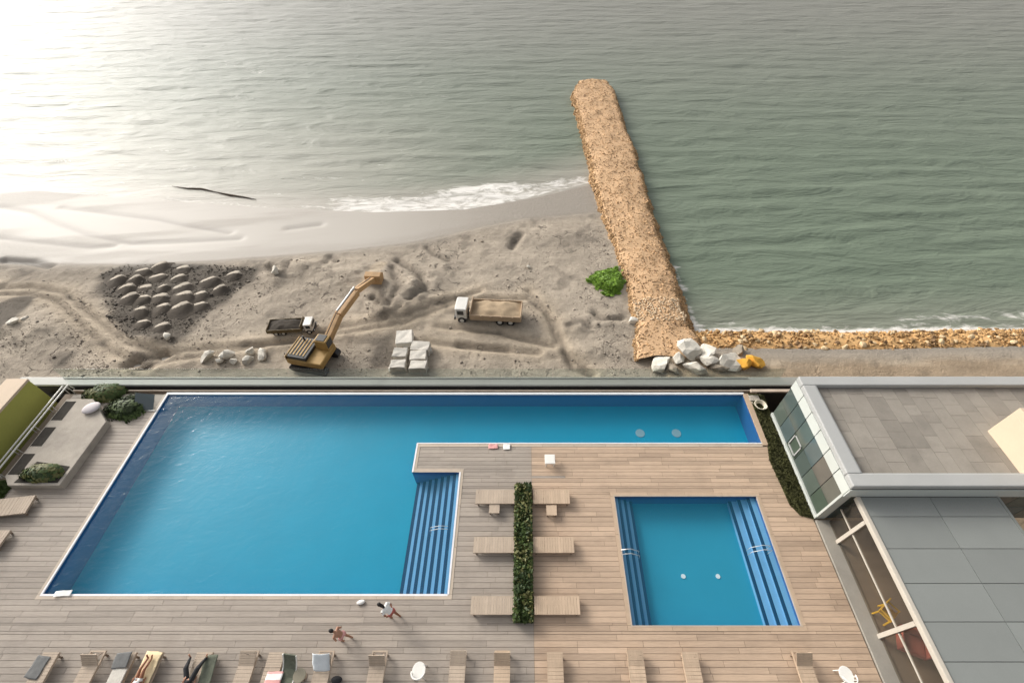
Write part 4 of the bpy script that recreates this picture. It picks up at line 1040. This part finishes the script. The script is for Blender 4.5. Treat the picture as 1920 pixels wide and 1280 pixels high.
def hair(parent, fr, long=False, mat=None):
    m, hc, hl, face, hd_ = fr; mb = MB()
    mb.ell(hc-face*.014+hd_*.018, (.085, .100, .112), 18, 12, m)
    if long:
        mb.ell(hc-face*.065-hd_*.06, (.075, .05, .14), 14, 9, m); mb.ell(hc-face*.075-hd_*.17, (.055, .035, .10), 12, 8, m)
    o = mb.build('hair', mat or M_hair, parent, smooth=True)
    bm = bmesh.new(); bm.from_mesh(o.data)          # open the hair round the face
    kill = [f for f in bm.faces if (lambda p: (p.dot(face) > .045 and p.dot(hd_) < .055))(f.calc_center_median()-hc)]
    bmesh.ops.delete(bm, geom=kill, context='FACES'); bm.to_mesh(o.data); bm.free(); return o
def sleeve(name, parent, segs, mat, trunk=None):
    """garment over limbs: segs of (points, radii); trunk = list of ellipsoids"""
    mb = MB()
    for pts, rs in segs: mb.tube(pts, rs, 14, cap=True)
    for c_, r_, m in (trunk or []): mb.ell(c_, r_, 16, 9, m)
    o = mb.build(name, mat, parent)
    rm = o.modifiers.new('r', 'REMESH'); rm.mode = 'VOXEL'; rm.voxel_size = .012; rm.use_smooth_shade = True
    sm_ = o.modifiers.new('s', 'SMOOTH'); sm_.factor = .5; sm_.iterations = 3; return o
def trunk_frame(J):
    pel, che = Vector(J['pelvis']), Vector(J['chest']); d = (che-pel).normalized(); lat = (Vector(J['shr'])-Vector(J['shl'])).normalized(); fw = lat.cross(d).normalized()
    return pel, che, d, Matrix((lat, fw, d)).transposed()
def walker(label, loc, rz, skin, lean, top, bottom_, long_hair, reach):
    t_ = thing('person', label, 'person', loc, rz)   # faces +y, walking
    la = lean
    J = dict(pelvis=(0, 0, .93), hipl=(-.09, 0, .90), hipr=(.09, 0, .90), knl=(-.10, .20, .50), anl=(-.10, .12, .09), tol=(-.10, .27, .03),
             knr=(.10, .02, .48), anr=(.10, -.22, .12), tor=(.11, -.10, .03))
    def up(h, x=0, f=0): return (x, math.sin(la)*h+f*math.cos(la), .93+math.cos(la)*h-f*math.sin(la))
    J.update(chest=up(.34), neck=up(.52), head=(0, up(.70)[1]+.04, up(.70)[2]+.0), shl=up(.44, -.19), shr=up(.44, .19),
             ell=up(.20, -.25, .04), wrl=up(.02, -.22, .20), elr=up(.20, .26, .06), wrr=up(reach, .22, .28), face=(0, 1, -.35-.5*math.sin(la)))
    fr = body_mesh('body', J, skin, t_)
    hair(t_, fr, long_hair)
    pel, che, d, m = trunk_frame(J)
    if top:
        tr = [(pel+d*f_*.34, (a, b, .09), m) for f_, a, b in ((.25, .158, .115), (.5, .150, .108), (.75, .168, .122), (1.0, .178, .124), (1.22, .165, .105))]
        sl_ = []
        for s in 'lr':
            sh, el_ = Vector(J['sh'+s]), Vector(J['el'+s]); sl_.append(([che.lerp(Vector(J['neck']), .5), sh, sh.lerp(el_, .6)], [.078, .074, .066]))
        sleeve('shirt', t_, sl_, top, tr)
    tr = [(pel+d*.02, (.172, .128, .10), m)]
    sl_ = [([Vector(J['hip'+s])+Vector((0, 0, .05)), Vector(J['hip'+s]).lerp(Vector(J['kn'+s]), .45)], [.112, .100]) for s in 'lr']
    sleeve('shorts', t_, sl_, bottom_, tr)
    return t_
p1 = at(742, 1156, 0); walker('person with dark hair in a white top bending forward at the near pool edge', (p1[0], p1[1], .0), R(68), M_skin2, .75, M_fab_w, M_skin2 if False else M_redcl, True, .0)
p2 = at(652, 1198, 0); walker('bare-backed person with dark hair walking on the deck below the pool', (p2[0], p2[1], .0), R(80), M_skin1, .38, None, M_fab_p, False, .12)
def lier(label, loc, rz, skin, spread, top, legs_m):
    """lying on the back; feet towards +y, head towards -y"""
    t_ = thing('person', label, 'person', loc, rz)
    J = dict(pelvis=(0, -.02, .115), chest=(0, -.36, .125), neck=(0, -.55, .14), head=(0, -.73, .15), shl=(.19, -.46, .12), shr=(-.19, -.46, .12),
             ell=(.27, -.22, .08), wrl=(.25, .03, .07), elr=(-.27, -.22, .08), wrr=(-.16, .0, .20), hipl=(.09, .02, .11), hipr=(-.09, .02, .11),
             knl=(.10+spread, .44, .20+spread*.3), anl=(.09+spread*1.6, .85, .06), tol=(.12+spread*1.6, .93, .17), knr=(-.10-spread, .44, .17+spread*.3), anr=(-.08-spread*1.6, .85, .06), tor=(-.12-spread*1.6, .93, .17), face=(0, 0, 1))
    fr = body_mesh('body', J, skin, t_); hair(t_, fr, True)
    pel, che, d, m = trunk_frame(J)
    if top: sleeve('top', t_, [], top, [(pel+d*f_*.34, (a, b, .09), m) for f_, a, b in ((.5, .150, .108), (.75, .168, .122), (1.0, .176, .122))])
    sl_ = [([Vector(J['hip'+s]), Vector(J['hip'+s]).lerp(Vector(J['kn'+s]), .25 if not legs_m else 1.0)]+([Vector(J['an'+s])] if legs_m else []), [.105, .098]+([.045] if legs_m else [])) for s in 'lr']
    sleeve('leggings' if legs_m else 'swimsuit_bottom', t_, sl_, legs_m or M_fab_w, [(pel+d*.02, (.168, .124, .10), m)])
    return t_
x, y = brow(287); lier('tanned sunbather lying on the yellow towel with knees up', (x, y-1.08, .40), -.06, M_skin2, .0, None, None)
x, y = brow(378); lier('person in dark leggings and red top lying with legs apart', (x, y-1.05, .37), 0, M_skin1, .17, M_fab_r, M_fab_dk)

# ------------------------------------------------------------------ beach: vehicles
def ground_z(x, y):
    i = int(np.clip(np.searchsorted(xs, x), 1, len(xs)-1)); j = int(np.clip(np.searchsorted(ys, y), 1, len(ys)-1))
    return float(Z[j, i])
def truck(label, loc, rz, s, body_m, load_m, tilt):
    """tipper truck, cab towards +x"""
    t_ = thing('dump_truck', label, 'truck', loc, rz, None, s)
    MB().box(-3.2, -.45, .62, 3.1, .45, .9).build('chassis', M_truckd, t_)
    cb = MB(); cb.prism([(1.95, -.95), (3.05, -.95), (3.15, -.82), (3.15, .82), (3.05, .95), (1.95, .95)], .62, 1.95)
    cab_ = cb.build('cab', M_truckw, t_, bevel=.12, seg=3)
    MB().box(3.152, -.78, 1.2, 3.17, .78, 1.75).build('windscreen', M_gl, cab_)
    for sy in (-1, 1): MB().box(2.25, sy*.96-.012, 1.2, 2.9, sy*.96+.012, 1.72).build('side_window', M_gl, cab_)
    MB().box(3.16, -.95, .45, 3.28, .95, .8).build('bumper', M_truckd, t_)
    for sy in (-.9, .9): MB().tube([(3.28, sy*.85, .65), (3.31, sy*.85, .65)], .12, 10).build('headlight', M_lamp, t_)
    for xw in (2.5, -1.4, -2.5):
        for sy in (-1, 1):
            wh = MB().tube([(xw, sy*.62, .42), (xw, sy*.98, .42)], .42, 18).build('wheel', M_tyre, t_)
            MB().tube([(xw, sy*.981, .42), (xw, sy*1.0, .42)], .22, 12).build('rim', M_truckw, wh)
    bd = thing('tipper_body', None, None); bd.parent = t_; bd.location = (-3.6, 0, .85); bd.rotation_euler = (0, R(-tilt), 0)
    for k in ('label', 'category'):
        if k in bd: del bd[k]
    mb = MB(); mb.box(0, -1.25, 0, 5.2, 1.25, .12); mb.box(0, -1.25, .121, 5.2, -1.15, .68); mb.box(0, 1.15, .121, 5.2, 1.25, .68); mb.box(5.1, -1.149, .121, 5.2, 1.149, 1.1); mb.box(0, -1.149, .121, .1, 1.149, .75)
    b = mb.build('tipper_shell', body_m, bd, bevel=.02)
    for xr in (.8, 1.9, 3.0, 4.0):
        for sy in (-1, 1): MB().box(xr, sy*1.29-.04, .05, xr+.12, sy*1.29+.04, .66).build('rib', body_m, bd)
    n = 14; gx_, gy_ = np.meshgrid(np.linspace(.1, 5.1, n), np.linspace(-1.15, 1.15, n)); zz = .48+.40*np.cos(gy_*1.1)*np.sin((gx_)/4.7*3.14)+(fbm(gx_*1.6, gy_*1.6, 3)-.5)*.5
    V = np.stack([gx_, gy_, zz], -1).reshape(-1, 3); i = np.arange(n*n).reshape(n, n)
    npmesh('load', V, np.stack([i[:-1, :-1], i[:-1, 1:], i[1:, 1:], i[1:, :-1]], -1).reshape(-1, 4), load_m, bd, True)
    return t_
x, y, _ = at(914, 594, ZB); truck('tan dump truck with a white cab and long sand-filled tipper on the beach', (x, y, ground_z(x, y)-.02), math.pi-.07, .86, M_tanb, M('dull_load', (.40, .30, .195), .95, .2, 2, .8), 0)
x, y, _ = at(553, 618, ZB); truck('small dark brown dump truck with a white cab on the dark sand', (x, y, ground_z(x, y)-.02), .08, .56, M_brownb, M_loadd, 0)

x, y, _ = at(594, 678, ZB)
ex = thing('excavator', 'yellow brown excavator with a long orange arm reaching across the beach', 'excavator', (x, y, ground_z(x, y)), R(-12))
for sy in (-1.0, 1.0):
    po = [(-1.55, .1), (-1.3, 0), (1.3, 0), (1.55, .1), (1.62, .38), (1.45, .62), (-1.45, .62), (-1.62, .38)]
    mb = MB(); V = [(a, sy-.27, b) for a, b in po]+[(a, sy+.27, b) for a, b in po]; n = 8
    mb.add(V, [tuple(range(n)), tuple(range(n, 2*n))[::-1]]+[(i, n+i, n+(i+1) % n, (i+1) % n) for i in range(n)])
    tk = mb.build('track', M_truckd, ex)
    for k in range(14): MB().box(-1.4+k*.2, sy-.29, .615, -1.28+k*.2, sy+.29, .66).build('track_shoe', M_tyre, tk)
MB().box(-.6, -.72, .3, .6, .72, .72).build('undercarriage', M_truckd, ex)
MB().box(-1.5, -1.2, .75, 1.45, 1.15, 1.35).build('house', M_exc, ex, bevel=.1)
MB().box(-1.62, -1.15, .8, -1.501, 1.1, 1.6).build('counterweight', M_exc, ex, bevel=.05)
MB().box(-1.4, -1.1, 1.351, .2, 1.05, 1.65).build('engine_cover', M_truckd, ex, bevel=.06)
cb = MB().box(.35, .25, 1.352, 1.40, 1.12, 2.35).build('cab', M_exc, ex, bevel=.08)
MB().box(1.405, .32, 1.6, 1.42, 1.05, 2.25).build('windscreen', M_gl, cb); MB().box(.5, 1.122, 1.6, 1.3, 1.135, 2.2).build('side_window', M_gl, cb)
for k in range(5): MB().box(-1.3+k*.28, -.9, 1.652, -1.2+k*.28, .9, 1.69).build('grille_bar', M_exc, ex)
# arm: reaches away from the house in its own direction
ax_, ay_, _ = at(612, 640, ZB+1.3); bx_, by_, _ = at(672, 560, ZB+1.8); tx_, ty_, _ = at(700, 528, ZB+.6)
inv = Matrix.Rotation(-ex.rotation_euler[2], 4, 'Z') @ Matrix.Translation(-Vector(ex.location))
A_, B_, T_ = (inv @ Vector(p) for p in ((ax_, ay_, ex.location.z+1.2), (bx_, by_, ex.location.z+2.6), (tx_, ty_, ex.location.z+.9)))
Mid = A_.lerp(B_, .45)+Vector((0, 0, .45))
bmx = MB().beam(A_, Mid, .55, .6).beam(Mid, B_, .62, .55).build('boom', M_exca, ex, bevel=.03)
MB().beam(B_+Vector((0, 0, .1)), T_, .50, .45).build('stick', M_exca, ex, bevel=.03)
MB().tube([A_+Vector((.1, .3, .1)), Mid-Vector((0, 0, .3))], .09, 8).build('boom_cylinder', M_steel, ex)
MB().tube([Mid+Vector((0, 0, .5)), B_+Vector((0, 0, .55))], .08, 8).build('stick_cylinder', M_steel, ex)
MB().tube([A_+Vector((0, -.2, .42)), Mid+Vector((0, -.2, .42)), B_+Vector((0, -.2, .40)), T_+Vector((0, -.15, .4))], .035, 6).build('hydraulic_hose', M_truckd, ex)
MB().tube([(-.9, .75, 1.65), (-.9, .75, 2.1)], .07, 8).build('exhaust', M_truckd, ex)
MB().tube([(-1.45, -1.12, 1.4), (-1.45, -1.12, 2.0), (.2, -1.12, 2.0), (.2, -1.12, 1.4)], .03, 6).build('guard_rail', M_truckd, ex)
MB().box(.5, .35, 2.352, 1.2, 1.02, 2.40).build('cab_roof', M_truckd, cb)
dr = (T_-B_); dr.z = 0; dr.normalize(); sd_ = Vector((-dr.y, dr.x, 0))
bk = MB(); prof_ = [(.0, .35), (.55, .45), (.95, .1), (.85, -.45), (.35, -.75), (-.1, -.55)]
V = [T_+dr*a+Vector((0, 0, b))+sd_*s for s in (-.75, .75) for a, b in prof_]; n = 6
bk.add(V, [tuple(range(n)), tuple(range(n, 2*n))[::-1]]+[(i, (i+1) % n, n+(i+1) % n, n+i) for i in range(n)]).build('bucket', M_exca, ex, bevel=.03)
for k in range(5): MB().beam(T_+dr*.35+Vector((0, 0, -.75))+sd_*(-.6+.3*k), T_+dr*.15+Vector((0, 0, -.95))+sd_*(-.6+.3*k), .10).build('bucket_tooth', M_truckd, ex)

# ------------------------------------------------------------------ beach: heaps, blocks, boulders, grass
def heap_me(seed):
    n = 28; nr_ = 10; r_ = np.linspace(0, 1, nr_); pts = [(0, 0, 1)]; Fc = []
    for j in range(1, nr_):
        for k in range(n): a = 2*math.pi*k/n; pts.append((r_[j]*math.cos(a), r_[j]*math.sin(a), .5+.5*math.cos(math.pi*r_[j])))
    for k in range(n): Fc.append((0, 1+k, 1+(k+1) % n))
    for j in range(nr_-2):
        for k in range(n): a = 1+j*n+k; b = 1+j*n+(k+1) % n; Fc.append((a, a+n, b+n, b))
    V = np.array(pts); q = fbm(V[:, 0]*1.6+seed*7, V[:, 1]*1.6, seed); V[:, 2] *= .7+.7*q; V[:, 2] += (fbm(V[:, 0]*5+seed, V[:, 1]*5, seed+5)-.5)*.22*(1-r_[np.clip(((np.arange(len(V))-1)//n)+1, 0, nr_-1)])
    V[:, 2] -= .05; V[:, :2] *= (.75+.5*q)[:, None]; V[:, 0] += V[:, 2]*.25; V[:, 1] += V[:, 2]*.45
    me = bpy.data.meshes.new('sand_heap'); me.from_pydata(V.tolist(), [], Fc); me.materials.append(M_heap)
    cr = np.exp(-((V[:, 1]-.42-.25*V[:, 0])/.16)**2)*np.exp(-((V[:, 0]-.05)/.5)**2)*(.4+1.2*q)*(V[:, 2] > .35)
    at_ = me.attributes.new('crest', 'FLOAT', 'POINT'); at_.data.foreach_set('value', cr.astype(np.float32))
    me.polygons.foreach_set('use_smooth', [True]*len(me.polygons)); return me
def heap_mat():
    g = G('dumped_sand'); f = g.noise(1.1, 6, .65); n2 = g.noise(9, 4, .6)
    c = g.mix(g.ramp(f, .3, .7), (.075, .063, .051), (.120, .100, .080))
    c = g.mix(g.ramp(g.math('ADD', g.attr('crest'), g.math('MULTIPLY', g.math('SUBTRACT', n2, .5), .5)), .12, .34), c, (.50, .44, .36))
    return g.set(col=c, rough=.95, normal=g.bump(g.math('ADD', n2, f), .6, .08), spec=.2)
M_heap = heap_mat()
heaps = [heap_me(k) for k in range(5)]
heap_rows = [[(262, 509), (296, 500), (335, 504)], [(215, 524), (250, 524), (290, 520), (330, 522)], [(232, 541), (262, 540), (302, 540), (338, 540), (388, 528), (432, 516)], [(240, 560), (264, 560), (294, 560), (338, 557), (370, 553), (408, 542)],
             [(256, 583), (300, 577), (336, 578), (368, 572)], [(262, 604), (298, 612)]]
ordn = ['first', 'second', 'third', 'fourth', 'fifth', 'sixth']
for i, rw in enumerate(heap_rows):
    for j, (u, v) in enumerate(rw):
        x, y, _ = at(u, v, ZB); s_ = rng.uniform(.80, 1.25)
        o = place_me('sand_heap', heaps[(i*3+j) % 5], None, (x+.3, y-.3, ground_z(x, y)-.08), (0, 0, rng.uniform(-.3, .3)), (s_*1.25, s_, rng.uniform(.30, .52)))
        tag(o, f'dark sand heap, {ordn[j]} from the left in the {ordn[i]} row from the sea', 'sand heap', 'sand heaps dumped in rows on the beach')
def block(label, u, v, sz, rz=0, m_=M_conc_lt, z=ZB, dz=0, group='pale concrete blocks stacked on the beach', cat='block', name='concrete_block'):
    x, y, _ = at(u, v, z+sz[2]); b = MB(); b.box(-sz[0]/2, -sz[1]/2, 0, sz[0]/2, sz[1]/2, sz[2])
    me = b.mesh(name); bm = bmesh.new(); bm.from_mesh(me); bmesh.ops.subdivide_edges(bm, edges=bm.edges, cuts=2, use_grid_fill=True)
    for vv in bm.verts: vv.co += Vector((rng.uniform(-1, 1), rng.uniform(-1, 1), rng.uniform(-1, 1)))*.035
    bm.to_mesh(me); bm.free(); me.materials.append(m_)
    o = place_me(name, me, None, (x, y, ground_z(x, y)-.08+dz), (0, 0, rz)); bv = o.modifiers.new('b', 'BEVEL'); bv.width = .05; bv.segments = 2
    return tag(o, label, cat, group)
block('pale block at the far end of the left column of the block pile', 757, 628, (1.35, 1.5, .9), .15)
block('small pale block lying between the two columns of the block pile', 762, 643, (.7, .7, .5), .4)
block('pale block in the middle of the left column of the block pile', 749, 658, (1.15, .95, .85), -.05)
block('pale block at the near end of the left column of the block pile', 745, 679, (1.2, .85, .85), .03)
block('pale block at the far end of the right column of the block pile', 787, 645, (1.5, 1.0, .85), -.04)
block('pale block in the middle of the right column of the block pile', 783, 663, (1.3, .95, .85), .05)
block('pale block at the near end of the right column of the block pile', 783, 681, (1.35, .85, .85), -.03)
block('small pale chunk right of the right column of the block pile', 802, 653, (.6, .5, .4), .5)
for k, (u, v, s_) in enumerate(((733, 693, .25), (772, 697, .3), (800, 692, .32), (764, 666, .3))):
    x, y, _ = at(u, v, ZB)
    o = place_me('rubble_stone', rockmesh('rubble_stone', 400+k, M_conc_lt), None, (x, y, ground_z(x, y)+.1), (0, 0, k), (s_,)*3)
    tag(o, ['small pale stone at the near left foot of the block pile', 'small pale stone at the near middle foot of the block pile', 'small pale stone at the near right foot of the block pile', 'small pale stone wedged between the block columns'][k], 'stone', 'stones round the block pile')
def boulder(label, u, v, s3, m_, seed, group, z=ZB, name='boulder'):
    x, y, _ = at(u, v, z+s3[2]*.5)
    o = place_me(name, rockmesh(name, seed, m_, .5), None, (x, y, ground_z(x, y)+s3[2]*.35), (0, 0, seed*.7), s3); return tag(o, label, 'boulder', group)
lb = [(386, 666, (.85, .55, .45), 'long white boulder at the left end of the boulder row'), (409, 674, (.55, .4, .4), 'low white boulder second in the boulder row'), (425, 662, (.6, .7, .6), 'tallest white boulder in the middle of the boulder row'),
      (437, 676, (.5, .35, .35), 'small white boulder at the front of the boulder row'), (466, 657, (.75, .5, .45), 'far white boulder at the right end of the boulder row'), (464, 672, (.7, .5, .45), 'near white boulder at the right end of the boulder row'), (489, 664, (.6, .45, .45), 'grey white boulder closing the right end of the row')]
for k, (u, v, s3, lab) in enumerate(lb): boulder(lab, u, v, s3, M_rockw, 100+k, 'white boulders in a row on the beach')
rb = [(1238, 680, (.95, .75, .7), 'white boulder leftmost in the pile at the breakwater root'), (1290, 661, (1.0, .9, .9), 'big white boulder topmost in the pile at the breakwater root'), (1326, 661, (.95, .8, .85), 'white boulder right beside the topmost one at the breakwater root'),
      (1328, 678, (.7, .6, .6), 'white boulder below the topmost pair at the breakwater root'), (1302, 692, (.85, .6, .7), 'square white boulder nearest the parapet in the pile'), (1365, 683, (.95, .75, .7), 'white boulder right next to the orange one in the pile'), (1270, 678, (.6, .5, .5), 'small white boulder between the leftmost and topmost ones')]
rb = [(u, v, tuple(q*1.22 for q in s3), lab) for u, v, s3, lab in rb]
for k, (u, v, s3, lab) in enumerate(rb): boulder(lab, u, v, s3, M_rockw, 130+k, 'white boulders at the root of the breakwater')
gb = [(1260, 694, (.8, .5, .5), 'dark grey boulder at the near left of the white pile'), (1345, 692, (.75, .5, .5), 'dark grey boulder at the near right of the white pile'), (1312, 676, (.6, .5, .45), 'dark grey boulder in the heart of the white pile'), (1385, 662, (.7, .5, .45), 'grey boulder behind the orange boulder')]
for k, (u, v, s3, lab) in enumerate(gb): boulder(lab, u, v, s3, M_rockg, 160+k, 'grey boulders at the root of the breakwater')
boulder('bright orange boulder at the right end of the white pile', 1394, 688, (1.05, .95, .85), M_rocky, 180, None)
boulder('darker orange boulder behind the bright orange one', 1411, 681, (.85, .75, .75), M_rocky, 181, None)
for k, (u, v, s_, lab) in enumerate(((903, 451, .22, 'lone dark stone on the open sand near the water'), (990, 499, .30, 'lone dark stone in the middle of the pale sand'), (535, 505, .0, ''), (30, 608, .5, 'pale broken boulder beside the dark slab at the left edge'), (48, 600, .35, 'smaller pale boulder behind the broken one at the left edge'), (518, 512, .55, 'white stone in a hollow on the beach'), (315, 633, .45, 'pale stone at the near end of the dark sand heaps'), (1185, 602, .5, 'pale stone against the breakwater side'))):
    if s_ == 0: continue
    boulder(lab, u, v, (s_*1.2, s_*.9, s_*.7), M_rockg if 'dark' in lab and 'pale' not in lab else M_rockw, 200+k, None, name='stone')
# green bush on the sand
gt = thing('grass_patch', 'bright green rounded patch of low shrubs on the sand beside the breakwater', 'shrub patch', (0, 0, 0))
poly = px([(1104, 522), (1118, 509), (1152, 504), (1168, 517), (1168, 540), (1158, 553), (1140, 551), (1118, 540)], ZB)
r = np.random.RandomState(9); xa, ya = np.array(poly).min(0); xb, yb_ = np.array(poly).max(0)
Pp = r.rand(15000, 2)*[xb-xa+1, yb_-ya+1]+[xa-.5, ya-.5]; jt = (fbm(Pp*1.6 @ np.array([[1], [0]]), Pp*1.6 @ np.array([[0], [1]]), 12)-.47)*1.6+r.normal(size=(len(Pp), 1))*.08; Pp = Pp[inpoly(Pp[:, 0]+jt[:, 0], Pp[:, 1]+jt[:, 0]*.7, poly)]
dd = dpoly(Pp[:, 0], Pp[:, 1], poly+[poly[0]]); zz = np.array([ground_z(a, b) for a, b in Pp])+sstep(0, .7, dd)*(.3+.45*fbm(Pp[:, 0]*1.5, Pp[:, 1]*1.5, 3))*r.uniform(.5, 1, len(Pp))
leaves('foliage', np.c_[Pp, zz], .15, M_grassb, gt, 5, 1.6, 2.2)
leaves('foliage', np.c_[Pp, zz+.02][::3], .15, M_leaf[3], gt, 6, 1.6, 2.2)
st = MB()
for k in range(30):
    i = r.randint(len(Pp)); st.tube([(Pp[i][0], Pp[i][1], zz[i]-.7), (Pp[i][0], Pp[i][1], zz[i])], [.03, .012], 5)
o = st.build('stem', M_bark, gt); o['kind'] = 'stuff'
# driftwood line in the shallows
pts = [at(u, v, SEA+.08) for u, v in ((322, 349), (350, 353), (378, 354), (405, 360), (432, 366), (455, 369), (480, 374))]
lg = MB().tube(pts, [.02, .07, .12, .05, .14, .09, .03], 7).build('driftwood_log', M_log, smooth=True); tag(lg, 'long dark driftwood log lying in the bright shallows at left', 'log')

# loose pebbles and clods over the sand
r = np.random.RandomState(77); P = []; S = []
dryl = dry*np.where(left, 1, .6)
while len(P) < 5200:
    u, v = r.uniform(-20, 1300), r.uniform(440, 705); x, y, _ = at(u, v, ZB)
    if y < 19.6: continue
    i = int(np.clip(np.searchsorted(xs, x), 1, len(xs)-1)); j = int(np.clip(np.searchsorted(ys, y), 1, len(ys)-1))
    if dryl[j, i] < .9 or (x > 9 and y > 24.5 and x < 16): continue
    dens = .12+.9*(float(fbm(np.array(x*.25), np.array(y*.25), 66)) > .52)+.9*(x > 6.5 and x < 9.5)
    if r.rand() > dens: continue
    P.append((x, y, Z[j, i]+.01)); S.append(r.uniform(.025, .075)*(2.6 if r.rand() < .06 else 1))
o = rubble('pebbles', np.array(P), S, M('pebble', (.27, .23, .185), .9, .3, 2, .4, 8, rnd=.45), None, 33)

# clods between the dumped heaps
P = []; S = []; zone = px([(185, 512), (235, 492), (330, 494), (480, 500), (470, 525), (440, 550), (390, 588), (325, 642), (240, 634), (205, 603)], ZB)
while len(P) < 1500:
    x, y, _ = at(r.uniform(180, 490), r.uniform(490, 645), ZB)
    if not inpoly(np.array([x]), np.array([y]), zone)[0]: continue
    P.append((x, y, ground_z(x, y)+.02)); S.append(r.uniform(.04, .11)*(2.2 if r.rand() < .1 else 1))
o = rubble('clods', np.array(P), S, M('dark_clod', (.10, .085, .068), .95, .3, 2, .4, 8, rnd=.5), None, 34)
